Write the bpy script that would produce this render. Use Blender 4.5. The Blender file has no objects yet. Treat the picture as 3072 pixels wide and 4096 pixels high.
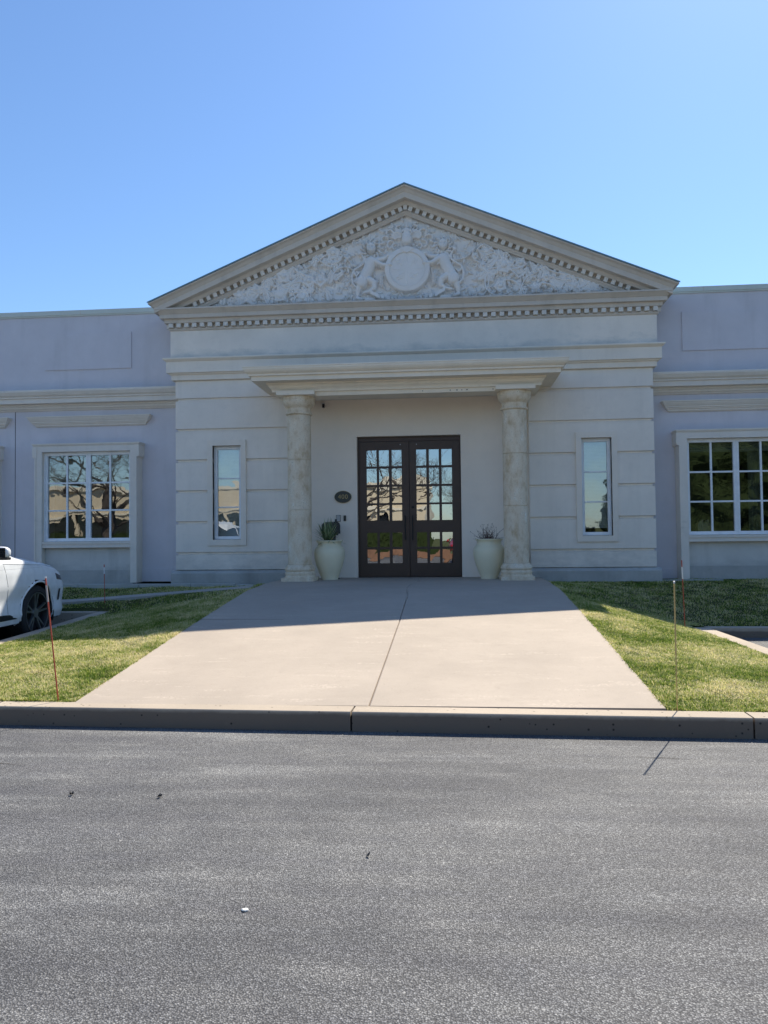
import bpy, bmesh, math, random
import numpy as np
from mathutils import Vector, Matrix
random.seed(7); RNG = np.random.default_rng(11)
S = bpy.context.scene
COL = S.collection

# ------------------------------------------------------------------ helpers
def link(o, parent=None):
    COL.objects.link(o)
    if parent is not None: o.parent = parent
    return o
def tag(o, label=None, cat=None, group=None, kind=None):
    if label: o['label'] = label
    if cat: o['category'] = cat
    if group: o['group'] = group
    if kind: o['kind'] = kind
    return o
def empty(name, loc=(0, 0, 0), rz=0):
    o = bpy.data.objects.new(name, None); o.location = loc; o.rotation_euler = (0, 0, rz)
    o.empty_display_size = .2
    return link(o)
class MB:
    def __init__(s): s.v = []; s.f = []; s.m = []; s.cur = 0
    def add(s, vs, fs):
        n = len(s.v); s.v += [tuple(map(float, p)) for p in vs]
        s.f += [tuple(i + n for i in f) for f in fs]; s.m += [s.cur] * len(fs)
    def box(s, x0, x1, y0, y1, z0, z1, M=None):
        v = [(x, y, z) for z in (z0, z1) for y in (y0, y1) for x in (x0, x1)]
        if M is not None: v = [tuple(M @ Vector(p)) for p in v]
        s.add(v, [(0, 2, 3, 1), (4, 5, 7, 6), (0, 1, 5, 4), (2, 6, 7, 3), (0, 4, 6, 2), (1, 3, 7, 5)])
    def cham(s, x0, x1, y0, y1, z0, z1, c):
        """box with all the front (-Y) edges chamfered"""
        v = [(x0, y1, z0), (x1, y1, z0), (x1, y1, z1), (x0, y1, z1), (x0, y0 + c, z0), (x1, y0 + c, z0), (x1, y0 + c, z1), (x0, y0 + c, z1),
             (x0 + c, y0, z0 + c), (x1 - c, y0, z0 + c), (x1 - c, y0, z1 - c), (x0 + c, y0, z1 - c)]
        s.add(v, [(8, 9, 10, 11), (4, 5, 9, 8), (5, 6, 10, 9), (6, 7, 11, 10), (7, 4, 8, 11), (0, 1, 5, 4), (1, 2, 6, 5), (2, 3, 7, 6), (3, 0, 4, 7), (3, 2, 1, 0)])
    def tube(s, pts, rad, n=8, cap=True):
        pts = [Vector(p) for p in pts]
        rs = rad if hasattr(rad, '__len__') else [rad] * len(pts)
        base = len(s.v); up = Vector((.3, .2, 1)).normalized(); vs = []
        for i, p in enumerate(pts):
            d = (pts[min(i + 1, len(pts) - 1)] - pts[max(i - 1, 0)]).normalized()
            a = d.cross(up)
            if a.length < 1e-3: a = d.cross(Vector((1, 0, 0)))
            a.normalize(); b = d.cross(a)
            for k in range(n):
                t = 2 * math.pi * k / n
                vs.append(p + (a * math.cos(t) + b * math.sin(t)) * rs[i])
        fs = [(i * n + k, i * n + (k + 1) % n, (i + 1) * n + (k + 1) % n, (i + 1) * n + k) for i in range(len(pts) - 1) for k in range(n)]
        if cap: fs += [tuple(range(n - 1, -1, -1)), tuple((len(pts) - 1) * n + k for k in range(n))]
        s.add(vs, fs)
    def lathe(s, prof, n=48, c=(0, 0, 0), axis='z', wob=None, cap=True):
        vs = []
        for r, h in prof:
            for k in range(n):
                t = 2 * math.pi * k / n
                rr = r * (1 + (wob(t, h) if wob else 0))
                if axis == 'z': vs.append((c[0] + rr * math.cos(t), c[1] + rr * math.sin(t), c[2] + h))
                else: vs.append((c[0] + h, c[1] + rr * math.cos(t), c[2] + rr * math.sin(t)))
        m = len(prof)
        fs = [(i * n + k, i * n + (k + 1) % n, (i + 1) * n + (k + 1) % n, (i + 1) * n + k) for i in range(m - 1) for k in range(n)]
        if cap: fs += [tuple(range(n)), tuple((m - 1) * n + k for k in range(n))]
        s.add(vs, fs)
    def sweep(s, path, prof, closed=False, cap=False):
        """path in plan [(x,y)], profile [(outward, z)]; outward = right of travel"""
        n = len(path); out = []
        for i in range(n):
            ns = []
            if i > 0: d = Vector(path[i]) - Vector(path[i - 1]); d.normalize(); ns.append(Vector((d.y, -d.x)))
            if i < n - 1: d = Vector(path[i + 1]) - Vector(path[i]); d.normalize(); ns.append(Vector((d.y, -d.x)))
            if len(ns) == 2:
                m = (ns[0] + ns[1]); m.normalize(); m = m / max(.2, m.dot(ns[0]))
            else: m = ns[0]
            out.append(m)
        k = len(prof); vs = []
        for i in range(n):
            for o, z in prof:
                zz = z if not callable(z) else z(path[i])
                vs.append((path[i][0] + out[i].x * o, path[i][1] + out[i].y * o, zz))
        kk = k if closed else k - 1
        fs = [(i * k + j, i * k + (j + 1) % k, (i + 1) * k + (j + 1) % k, (i + 1) * k + j) for i in range(n - 1) for j in range(kk)]
        if cap: fs += [tuple(range(k)), tuple((n - 1) * k + j for j in range(k))]
        s.add(vs, fs)
    def build(s, name, mat, parent=None, smooth=False, fix=True, bevel=0):
        me = bpy.data.meshes.new(name); me.from_pydata(s.v, [], s.f)
        mats = mat if isinstance(mat, (list, tuple)) else [mat]
        for m in mats: me.materials.append(m)
        if len(mats) > 1: me.polygons.foreach_set('material_index', s.m)
        if fix:
            bm = bmesh.new(); bm.from_mesh(me); bmesh.ops.recalc_face_normals(bm, faces=bm.faces); bm.to_mesh(me); bm.free()
        if smooth:
            me.polygons.foreach_set('use_smooth', [True] * len(me.polygons))
            try: me.set_sharp_from_angle(angle=math.radians(smooth if smooth is not True else 35))
            except Exception: pass
        me.update()
        o = bpy.data.objects.new(name, me); link(o, parent)
        if bevel:
            b = o.modifiers.new('b', 'BEVEL'); b.width = bevel; b.segments = 2; b.limit_method = 'ANGLE'; b.angle_limit = math.radians(40)
        return o
def npmesh(name, verts, faces, mat, parent=None, smooth=False):
    """verts (n,3), faces (m,k) uniform"""
    me = bpy.data.meshes.new(name); k = faces.shape[1]
    me.vertices.add(len(verts)); me.vertices.foreach_set('co', verts.astype(np.float32).ravel())
    me.loops.add(faces.size); me.loops.foreach_set('vertex_index', faces.astype(np.int32).ravel())
    me.polygons.add(len(faces)); me.polygons.foreach_set('loop_start', np.arange(0, faces.size, k, dtype=np.int32))
    me.polygons.foreach_set('loop_total', np.full(len(faces), k, dtype=np.int32))
    me.update(calc_edges=True); me.validate()
    if smooth: me.polygons.foreach_set('use_smooth', [True] * len(me.polygons))
    me.materials.append(mat)
    return link(bpy.data.objects.new(name, me), parent)
def grid_faces(nx, ny):
    i = np.arange(nx - 1)[None, :] + np.arange(ny - 1)[:, None] * nx
    i = i.ravel(); return np.stack([i, i + 1, i + 1 + nx, i + nx], 1)
def wall_cells(mb, x0, x1, z0, z1, yf, yb, holes):
    """solid wall slab with rectangular openings, only outer faces"""
    xs = sorted({x0, x1} | {h[i] for h in holes for i in (0, 1) if x0 < h[i] < x1})
    zs = sorted({z0, z1} | {h[i] for h in holes for i in (2, 3) if z0 < h[i] < z1})
    solid = lambda i, j: 0 <= i < len(xs) - 1 and 0 <= j < len(zs) - 1 and not any(
        h[0] <= (xs[i] + xs[i + 1]) / 2 <= h[1] and h[2] <= (zs[j] + zs[j + 1]) / 2 <= h[3] for h in holes)
    for i in range(len(xs) - 1):
        for j in range(len(zs) - 1):
            if not solid(i, j): continue
            a, b, c, d = xs[i], xs[i + 1], zs[j], zs[j + 1]
            mb.add([(a, yf, c), (b, yf, c), (b, yf, d), (a, yf, d)], [(0, 1, 2, 3)])
            mb.add([(a, yb, c), (b, yb, c), (b, yb, d), (a, yb, d)], [(3, 2, 1, 0)])
            if not solid(i - 1, j): mb.add([(a, yf, c), (a, yf, d), (a, yb, d), (a, yb, c)], [(0, 1, 2, 3)])
            if not solid(i + 1, j): mb.add([(b, yf, c), (b, yf, d), (b, yb, d), (b, yb, c)], [(3, 2, 1, 0)])
            if not solid(i, j - 1): mb.add([(a, yf, c), (b, yf, c), (b, yb, c), (a, yb, c)], [(3, 2, 1, 0)])
            if not solid(i, j + 1): mb.add([(a, yf, d), (b, yf, d), (b, yb, d), (a, yb, d)], [(0, 1, 2, 3)])

# ------------------------------------------------------------------ materials
class NT:
    def __init__(s, name):
        s.mat = bpy.data.materials.new(name); s.mat.use_nodes = True; s.t = s.mat.node_tree; s.t.nodes.clear()
        s.out = s.n('ShaderNodeOutputMaterial'); s.tc = s.n('ShaderNodeTexCoord')
    def n(s, typ, **kw):
        x = s.t.nodes.new(typ)
        for k, v in kw.items(): setattr(x, k, v)
        return x
    def l(s, a, b): s.t.links.new(a, b)
    def co(s, scale=(1, 1, 1)):
        m = s.n('ShaderNodeMapping'); m.inputs['Scale'].default_value = scale; s.l(s.tc.outputs['Object'], m.inputs['Vector']); return m.outputs[0]
    def noise(s, sc, det=4, rough=.55, stretch=(1, 1, 1)):
        x = s.n('ShaderNodeTexNoise'); x.inputs['Scale'].default_value = sc; x.inputs['Detail'].default_value = det; x.inputs['Roughness'].default_value = rough
        s.l(s.co(stretch), x.inputs['Vector']); return x.outputs['Fac']
    def vor(s, sc, feat='F1', stretch=(1, 1, 1)):
        x = s.n('ShaderNodeTexVoronoi'); x.feature = feat; x.inputs['Scale'].default_value = sc
        s.l(s.co(stretch), x.inputs['Vector']); return x
    def rng(s, fac, a, b, c=0., d=1.):
        x = s.n('ShaderNodeMapRange'); s.l(fac, x.inputs[0])
        for i, v in zip((1, 2, 3, 4), (a, b, c, d)): x.inputs[i].default_value = v
        return x.outputs[0]
    def ramp(s, fac, stops):
        x = s.n('ShaderNodeValToRGB'); s.l(fac, x.inputs[0]); e = x.color_ramp.elements
        while len(e) < len(stops): e.new(.5)
        for el, (p, c) in zip(e, stops): el.position = p; el.color = (*c, 1)
        return x.outputs[0]
    def mix(s, fac, a, b, mode='MIX'):
        x = s.n('ShaderNodeMix'); x.data_type = 'RGBA'; x.blend_type = mode; x.clamp_result = False
        for sock, v in ((x.inputs[0], fac), (x.inputs[6], a), (x.inputs[7], b)):
            if hasattr(v, 'links'): s.l(v, sock)
            elif isinstance(v, (int, float)): sock.default_value = v
            else: sock.default_value = (*v, 1)
        return x.outputs[2]
    def math(s, op, a, b=0.):
        x = s.n('ShaderNodeMath'); x.operation = op
        for sock, v in zip(x.inputs, (a, b)):
            if hasattr(v, 'links'): s.l(v, sock)
            else: sock.default_value = v
        return x.outputs[0]
    def bump(s, h, strength=.3, dist=.01, prev=None):
        x = s.n('ShaderNodeBump'); x.inputs['Strength'].default_value = strength; x.inputs['Distance'].default_value = dist
        s.l(h, x.inputs['Height'])
        if prev is not None: s.l(prev, x.inputs['Normal'])
        return x.outputs[0]
    def bsdf(s, col, rough=.8, normal=None, metal=0., spec=.5, **kw):
        p = s.n('ShaderNodeBsdfPrincipled')
        for nm, v in (('Base Color', col), ('Roughness', rough)):
            if hasattr(v, 'links'): s.l(v, p.inputs[nm])
            elif isinstance(v, (int, float)): p.inputs[nm].default_value = v
            else: p.inputs[nm].default_value = (*v, 1)
        p.inputs['Metallic'].default_value = metal; p.inputs['Specular IOR Level'].default_value = spec
        for k, v in kw.items(): p.inputs[k.replace('_', ' ')].default_value = v
        if normal is not None: s.l(normal, p.inputs['Normal'])
        s.l(p.outputs[0], s.out.inputs[0]); return p
    def posz(s):
        x = s.n('ShaderNodeSeparateXYZ'); s.l(s.tc.outputs['Object'], x.inputs[0]); return x.outputs

def plaster(name, col, var=.08, grain=.25, streak=.0, mott=0., rough=.88, bands=(), sc=1.6):
    t = NT(name)
    n1 = t.noise(sc, 5, .6); n2 = t.noise(220, 2, .5); c = t.mix(t.rng(n1, .3, .7), tuple(x * (1 - var) for x in col), tuple(min(1, x * (1 + var)) for x in col))
    n4 = t.noise(6, 6, .65)
    c = t.mix(t.rng(n4, .5, .75, 0, .5 * (mott + .12)), c, tuple(x * .72 for x in col))
    if streak:
        ns = t.noise(3.2, 5, .6, (1, 1, .10)); c = t.mix(t.rng(ns, .52, .72, 0, streak), c, (.24, .22, .19))
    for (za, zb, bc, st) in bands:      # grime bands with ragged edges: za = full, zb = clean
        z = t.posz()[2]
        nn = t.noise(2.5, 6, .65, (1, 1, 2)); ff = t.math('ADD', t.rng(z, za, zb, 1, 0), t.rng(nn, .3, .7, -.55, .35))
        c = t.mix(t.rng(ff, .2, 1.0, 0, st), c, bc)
    nb = t.bump(n2, grain, .004); nb = t.bump(t.noise(30, 3), .12, .01, nb)
    t.bsdf(c, rough, nb, spec=.25)
    return t.mat
M = {}
CREAM = (.85, .775, .685)
M['body'] = plaster('cream_stucco', CREAM, .05, .3, .10, .25, bands=((.72, 1.25, (.36, .35, .32), .45),))
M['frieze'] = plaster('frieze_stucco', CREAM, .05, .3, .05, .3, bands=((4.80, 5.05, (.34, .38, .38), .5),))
M['porch'] = plaster('porch_stucco', (.85, .75, .64), .03, .2, 0, .1)
M['trim'] = plaster('cast_trim', (.85, .765, .66), .04, .15, .12, .25, bands=((4.84, 4.79, (.20, .20, .18), .7),))
M['pedtrim'] = plaster('pediment_trim', (.64, .575, .50), .05, .2, .25, .35)
M['pedtooth'] = plaster('pediment_tooth', (.74, .70, .64), .05, .2, .05, .2)
M['canopy'] = plaster('canopy_trim', (.86, .77, .64), .04, .15, .10, .2, bands=((4.342, 4.318, (.10, .10, .09), .8),))
M['wing'] = plaster('mauve_stucco', (.67, .64, .67), .05, .35, .12, .12)
M['wingtrim'] = plaster('wing_trim', (.80, .73, .645), .05, .2, .08, .3, bands=((4.372, 4.345, (.14, .14, .13), .8),))
M['dado'] = plaster('dado_stucco', (.66, .64, .60), .05, .3, .25, .4, bands=((.80, 1.05, (.34, .34, .32), .4),))
M['plinth'] = plaster('plinth_concrete', (.46, .455, .43), .14, .6, .35, .9)
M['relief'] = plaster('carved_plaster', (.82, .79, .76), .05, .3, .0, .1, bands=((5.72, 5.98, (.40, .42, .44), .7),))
M['cap'] = plaster('coping_metal', (.62, .65, .60), .03, .05, .1, .1, rough=.5)
M['flash'] = NT('flashing').bsdf((.20, .33, .40), .95, spec=.05) and bpy.data.materials['flashing']
M['soffit'] = plaster('soffit', (.76, .70, .62), .03, .15, 0, .1)
M['edging'] = plaster('edging_stone', (.42, .42, .39), .12, .6, 0, .8)
def simple(name, col, rough=.5, metal=0., spec=.5, bs=0, bsc=60, **kw):
    t = NT(name); nb = t.bump(t.noise(bsc, 3), bs, .004) if bs else None
    n = t.noise(8, 4); c = t.mix(t.rng(n, .3, .7), tuple(x * .92 for x in col), tuple(min(1, x * 1.06) for x in col))
    t.bsdf(c, rough, nb, metal, spec, **kw); return t.mat
M['vinyl'] = simple('white_vinyl', (.84, .85, .86), .35)
M['door'] = simple('dark_bronze', (.062, .033, .020), .45, bs=.05)
M['black'] = simple('black_plastic', (.015, .016, .018), .45)
M['iron'] = simple('black_iron', (.02, .021, .024), .4, .6)
M['interior'] = simple('dim_room', (.16, .15, .13), .9)
M['carpet'] = simple('dim_carpet', (.10, .09, .08), .9)
M['blind'] = simple('white_blind', (.70, .70, .68), .6)
M['shade'] = simple('fabric_shade', (.42, .44, .38), .9)
M['curtain'] = simple('pale_curtain', (.40, .42, .34), .9)
M['book'] = simple('book_spines', (.55, .50, .38), .7)
M['wood'] = simple('dark_furniture', (.06, .035, .022), .4)
M['lens'] = simple('frosted_lens', (.75, .74, .70), .4)
M['brass'] = simple('aged_brass', (.42, .34, .17), .35, .8)
M['signface'] = simple('sign_green', (.020, .030, .028), .35)
M['white'] = simple('white_enamel', (.72, .72, .70), .4)
M['soil'] = simple('dark_soil', (.035, .028, .022), .95, bs=.8, bsc=40)
M['mulch'] = simple('bark_mulch', (.20, .11, .065), .95, bs=.9, bsc=25)
M['pot'] = plaster('glazed_pot', (.82, .75, .54), .04, .08, .06, .2, rough=.42)
def travertine():
    t = NT('travertine'); a = t.noise(7, 8, .7, (1, 1, .55)); b = t.noise(28, 6, .7); c = t.ramp(a, [(.32, (.56, .42, .26)), (.5, (.75, .63, .475)), (.62, (.79, .69, .54)), (.74, (.86, .81, .72))])
    c = t.mix(t.rng(b, .55, .75, 0, .5), c, (.38, .31, .22)); v = t.vor(38, stretch=(1, 1, 1.6)); hol = t.rng(v.outputs['Distance'], .14, .28, 1, 0); hol = t.math('MULTIPLY', hol, t.rng(a, .5, .6))
    c = t.mix(t.math('MULTIPLY', hol, .75), c, (.20, .15, .09))
    nb = t.bump(b, .35, .02); nb = t.bump(t.math('SUBTRACT', 1., hol), .5, .01, nb); t.bsdf(c, .8, nb, spec=.3); return t.mat
M['trav'] = travertine()
def glass(name, refl, tint, wob=.02, scale=1.6):
    t = NT(name); g = t.n('ShaderNodeBsdfGlossy'); g.inputs['Roughness'].default_value = 0.0; g.inputs['Color'].default_value = (.93, .97, 1, 1)
    tr = t.n('ShaderNodeBsdfTransparent'); tr.inputs['Color'].default_value = (*tint, 1)
    fr = t.n('ShaderNodeFresnel'); fr.inputs['IOR'].default_value = 1.5; f = t.math('ADD', fr.outputs[0], refl)
    mx = t.n('ShaderNodeMixShader'); t.l(f, mx.inputs[0]); t.l(tr.outputs[0], mx.inputs[1]); t.l(g.outputs[0], mx.inputs[2]); t.l(mx.outputs[0], t.out.inputs[0])
    nb = t.bump(t.noise(scale, 1, .4), wob, 1.0); nb = t.bump(t.noise(scale * 4, 1, .4), wob * .12, 1.0, nb); t.l(nb, g.inputs['Normal']); return t.mat
M['glass'] = glass('window_glass', .21, (.72, .76, .74), .0035, 2.)
M['doorglass'] = glass('door_glass', .38, (.30, .30, .30), .0022, 3.)
M['slitglass'] = glass('slit_glass', .22, (.75, .8, .78), .005, 3.2)
def concrete(name, col, darken=False):
    t = NT(name); a = t.noise(.9, 6, .6); b = t.noise(9, 6, .65); f = t.noise(320, 3, .6)
    c = t.mix(t.rng(a, .35, .68), tuple(x * .88 for x in col), tuple(x * 1.05 for x in col)); c = t.mix(t.rng(b, .52, .8, 0, .5), c, tuple(x * .80 for x in col))
    c = t.mix(t.rng(t.noise(110, 3, .7), .58, .70, 0, .5), c, tuple(x * .66 for x in col)); c = t.mix(t.rng(f, .56, .70, 0, .6), c, tuple(x * .55 for x in col)); c = t.mix(t.rng(f, .42, .3, 0, .35), c, tuple(min(.8, x * 1.35) for x in col))
    v = t.vor(13); c = t.mix(t.rng(v.outputs['Distance'], .035, .06, .75, 0), c, (.12, .10, .085))
    br = t.noise(1.6, 2, .5, (1, 7, 1)); c = t.mix(t.math('MULTIPLY', t.rng(br, .58, .68, 0, .8), t.rng(t.noise(40, 4, .7), .5, .6)), c, tuple(min(.8, x * 1.22) for x in col))
    if darken:      # darker, browner kerb below the top edge, ragged limit, with bug holes
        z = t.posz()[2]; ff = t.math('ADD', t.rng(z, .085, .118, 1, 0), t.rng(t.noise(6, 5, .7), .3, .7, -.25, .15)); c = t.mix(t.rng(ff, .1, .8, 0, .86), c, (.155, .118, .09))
        v = t.vor(24); cs = t.n('ShaderNodeSeparateColor'); t.l(v.outputs['Color'], cs.inputs[0]); hole = t.math('MULTIPLY', t.rng(v.outputs['Distance'], .14, .24, 1, 0), t.rng(cs.outputs[0], .80, .84)); c = t.mix(t.math('MULTIPLY', hole, .9), c, (.02, .018, .016))
    nb = t.bump(f, .28, .003); nb = t.bump(b, .15, .01, nb); t.bsdf(c, .85, nb, spec=.3); return t.mat
M['concrete'] = concrete('broom_concrete', (.43, .365, .300))
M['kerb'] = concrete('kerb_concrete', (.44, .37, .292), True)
M['walk'] = concrete('walk_concrete', (.42, .39, .35))
def asphalt():
    t = NT('aged_asphalt'); v = t.vor(140); cell = t.n('ShaderNodeSeparateColor'); t.l(v.outputs['Color'], cell.inputs[0]); v2 = t.vor(42)
    cell2 = t.n('ShaderNodeSeparateColor'); t.l(v2.outputs['Color'], cell2.inputs[0])
    big = t.noise(.55, 5, .62, (1, 2.3, 1)); mid = t.noise(3.2, 5, .65, (1, 1.8, 1)); f = t.noise(170, 3, .7)
    c = t.ramp(cell.outputs[0], [(.0, (.11, .11, .113)), (.3, (.185, .185, .186)), (.8, (.245, .245, .246)), (.95, (.30, .30, .298)), (1., (.38, .376, .37))])
    c = t.mix(t.rng(v.outputs['Distance'], .36, .60, 0, .8), c, (.035, .035, .037))
    c = t.mix(t.math('MULTIPLY', t.rng(cell2.outputs[0], .984, .987, 0, .75), t.rng(v2.outputs['Distance'], .18, .30, 1, 0)), c, (.42, .41, .39))
    c = t.mix(t.rng(f, .36, .52, .45, 0), c, (.03, .03, .034)); c = t.mix(t.rng(t.noise(75, 3, .6), .38, .47, .65, 0), c, (.03, .03, .034))
    c = t.mix(1., c, t.ramp(big, [(.36, (.80, .805, .82)), (.48, (1.0, 1.0, 1.0)), (.62, (1.22, 1.22, 1.20))]), 'MULTIPLY')
    c = t.mix(1., c, t.ramp(mid, [(.3, (.88, .89, .92)), (.55, (1., 1., 1.)), (.72, (1.18, 1.17, 1.15))]), 'MULTIPLY')
    c = t.mix(1., c, t.ramp(t.noise(48, 3, .7), [(.36, (.90, .90, .905)), (.5, (1., 1., 1.)), (.64, (1.08, 1.08, 1.075))]), 'MULTIPLY')
    px = t.posz(); msk = t.math('MULTIPLY', t.rng(px[0], 2.2, -.6, 0, 1), t.rng(px[1], -11.8, -10.2, 0, 1)); wv0 = t.noise(1.1, 5, .62, (.5, 4.2, 1)); wv = t.math('ADD', wv0, t.math('MULTIPLY', msk, t.rng(wv0, .45, .6, -.03, .06))); c = t.mix(1., c, t.ramp(wv, [(.36, (.88, .88, .91)), (.5, (1., 1., 1.)), (.58, (1.07, 1.07, 1.07)), (.68, (1.36, 1.36, 1.34))]), 'MULTIPLY')
    h = t.math('ADD', t.math('MULTIPLY', t.math('SUBTRACT', 1., v.outputs['Distance']), 1.), t.math('MULTIPLY', f, .8))
    nb = t.bump(h, .75, .006); t.bsdf(c, .72, nb, spec=.4); return t.mat
M['asphalt'] = asphalt()
def turf():
    t = NT('turf_soil'); a = t.noise(2.2, 5, .6); b = t.noise(60, 4, .7); c = t.mix(t.rng(a, .4, .65), (.055, .075, .022), (.14, .125, .055)); c = t.mix(t.rng(b, .4, .7), c, (.03, .04, .012))
    t.bsdf(c, .95, t.bump(b, .8, .02), spec=.1); return t.mat
M['turf'] = turf()
def blades():
    t = NT('grass_blades'); g = t.n('ShaderNodeNewGeometry'); a = t.noise(1.35, 4, .6); b = t.noise(9, 3, .6)
    r = t.math('ADD', g.outputs['Random Per Island'], t.math('ADD', t.rng(a, .33, .70, -.32, .55), t.rng(b, .3, .7, -.22, .22)))
    c = t.ramp(r, [(.0, (.08, .155, .014)), (.3, (.20, .30, .030)), (.52, (.40, .44, .10)), (.76, (.66, .61, .26)), (1., (.84, .75, .46))])
    p = t.bsdf(c, .6, spec=.25); tl = t.n('ShaderNodeBsdfTranslucent'); t.l(c, tl.inputs[0]); mx = t.n('ShaderNodeMixShader'); mx.inputs[0].default_value = .45
    t.l(p.outputs[0], mx.inputs[1]); t.l(tl.outputs[0], mx.inputs[2]); t.l(mx.outputs[0], t.out.inputs[0]); return t.mat
M['blades'] = blades()
def leafmat(name, stops, rough=.5, spec=.3):
    t = NT(name); g = t.n('ShaderNodeNewGeometry'); c = t.ramp(g.outputs['Random Per Island'], stops); t.bsdf(c, rough, spec=spec); return t.mat
M['yucca'] = leafmat('yucca_leaf', [(0, (.09, .14, .06)), (.5, (.20, .27, .13)), (.8, (.36, .42, .23)), (1, (.66, .66, .44))])
M['twig'] = leafmat('dry_twig', [(0, (.05, .022, .020)), (1, (.15, .075, .06))], .8)
M['bark'] = leafmat('tree_bark', [(0, (.055, .045, .038)), (1, (.11, .09, .075))], .9)
M['conifer'] = leafmat('conifer_needles', [(0, (.022, .034, .013)), (1, (.040, .056, .022))], 1., 0.)
M['paint'] = simple('white_car_paint', (.78, .80, .82), .22, Coat_Weight=1.0) if False else simple('white_car_paint', (.76, .78, .80), .2)
M['redpaint'] = simple('red_car_paint', (.30, .012, .012), .2)
M['carglass'] = simple('car_glass', (.012, .014, .016), .06)
M['tyre'] = simple('tyre_rubber', (.016, .016, .018), .75, bs=.3)
M['rim'] = simple('alloy_rim', (.33, .34, .36), .3, .85)
M['rimdark'] = simple('dark_rim', (.02, .02, .022), .5)  # dark finish inside the rim, behind the spokes
M['beige'] = plaster('beige_block', (.62, .52, .37), .04, .2, .1, .1)
M['beige2'] = plaster('pale_block', (.70, .63, .50), .03, .2, .1, .1)
M['brick'] = plaster('brown_brick', (.26, .14, .09), .15, .3, .1, .8)
M['stakered'] = simple('red_fibreglass', (.44, .07, .035), .5)
M['stakewhite'] = simple('reflective_tape', (.72, .72, .72), .35)
M['stakeyellow'] = simple('faded_yellow_rod', (.60, .43, .17), .5)
M['grey'] = simple('grey_tape', (.42, .38, .36), .4)

XC = .045                                    # symmetry axis of the entrance block
# ------------------------------------------------------------------ the building
B = empty('office_building'); tag(B, 'cream single-storey office building with a carved pediment, columned porch and two mauve wings', 'building')
WALLY = .55                                  # wing wall plane
BH = 4.42                                    # half width of the entrance block
g0, gs = 4.035, .584
# --- entrance block wall with recessed grooves
slits = [(-3.655, -3.112, 1.372, 3.145), (3.172, 3.708, 1.376, 3.145)]
mb = MB()
RL, RR = -2.17, 2.245
zz = [.80] + [g0 - gs * k for k in range(5, -1, -1)] + [4.42]
for (xa, xb, hole, sx) in ((XC - BH, RL - .0, slits[0], -1), (RR + .0, XC + BH, slits[1], 1)):
    mb = MB(); wall_cells(mb, xa + (.03 if sx < 0 else 0), xb - (.03 if sx > 0 else 0), .60, 4.60, .050, .36, [hole])
    for k in range(7):
        a = zz[k] + (.017 if k else 0); b = zz[k + 1] - .017
        segs = [(xa, xb)]
        hx0, hx1 = hole[0], hole[1]
        if a < hole[3] and b > hole[2]:
            # blocks stop at the window opening, the surround covers the joint
            parts = [(xa, hx0, a, b), (hx1, xb, a, b)]
            if a < hole[2]: parts.append((hx0, hx1, a, hole[2]))
            if b > hole[3]: parts.append((hx0, hx1, hole[3], b))
        else: parts = [(xa, xb, a, b)]
        for p in parts:
            c = .012
            x0, x1, z0, z1 = p
            full = (p[2], p[3]) == (a, b)
            v = [(x0, .052, z0), (x1, .052, z0), (x1, .052, z1), (x0, .052, z1),
                 (x0, 0, z0 + c), (x1, 0, z0 + c), (x1, 0, z1 - c), (x0, 0, z1 - c)]
            mb.add(v, [(4, 5, 6, 7), (0, 1, 5, 4), (2, 3, 7, 6), (0, 4, 7, 3), (1, 2, 6, 5)])
    # side wall of the block with the same courses
    x = XC + sx * BH
    for k in range(7):
        a = zz[k] + (.017 if k else 0); b = zz[k + 1] - .017
        v = [(x - sx * .034, 0, a), (x, 0, a + .012), (x, 0, b - .012), (x - sx * .034, 0, b)]
        w = [(p[0], 1.2, p[2]) for p in v]
        mb.add(v + w, [(0, 1, 5, 4), (1, 2, 6, 5), (2, 3, 7, 6)])
    mb.box(*sorted((x - sx * .035, x - sx * .3)), .36, 1.2, .6, 4.6)
    mb.build('wall', M['body'], B)
# porch wall (recess) with the doorway
DX0, DX1, DZ0, DZ1 = -.935, 1.005, .60, 3.278
mb = MB(); wall_cells(mb, RL - .02, RR + .02, .60, 4.25, .15, .335, [(DX0, DX1, .60, DZ1)])
mb.build('porch_wall', M['porch'], B)
# plinths
for (xa, xb) in ((XC - BH - .07, RL + .01), (RR - .01, XC + BH + .07)):
    v = [(xa, -.08, .30), (xb, -.08, .30), (xb, -.08, .745), (xa, -.08, .745), (xa, .02, .80), (xb, .02, .80), (xa, .10, .30), (xb, .10, .30), (xa, .6, .3), (xa, .6, .78), (xb, .6, .3), (xb, .6, .78)]
    mb = MB(); mb.add(v, [(0, 1, 2, 3), (3, 2, 5, 4), (0, 3, 4, 9, 8), (1, 10, 11, 5, 2), (4, 5, 11, 9)])
    mb.build('plinth', M['plinth'], B)
# frieze (plain wall under the pediment)
mb = MB(); mb.box(XC - 4.49, XC + 4.49, -.07, 1.4, 4.62, 5.40); mb.build('frieze', M['frieze'], B)
# string course
mb = MB(); path = [(XC - BH, 1.2), (XC - BH, 0), (XC + BH, 0), (XC + BH, 1.2)]
mb.sweep(path, [(-.05, 4.86), (.07, 4.835), (.185, 4.805), (.19, 4.79), (.185, 4.775), (.15, 4.745), (.135, 4.735), (.135, 4.53), (.125, 4.528), (.10, 4.522), (.09, 4.50), (.065, 4.50), (.06, 4.495), (.06, 4.405), (.05, 4.395), (-.05, 4.395)])
mb.build('string_course', M['trim'], B)
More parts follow.
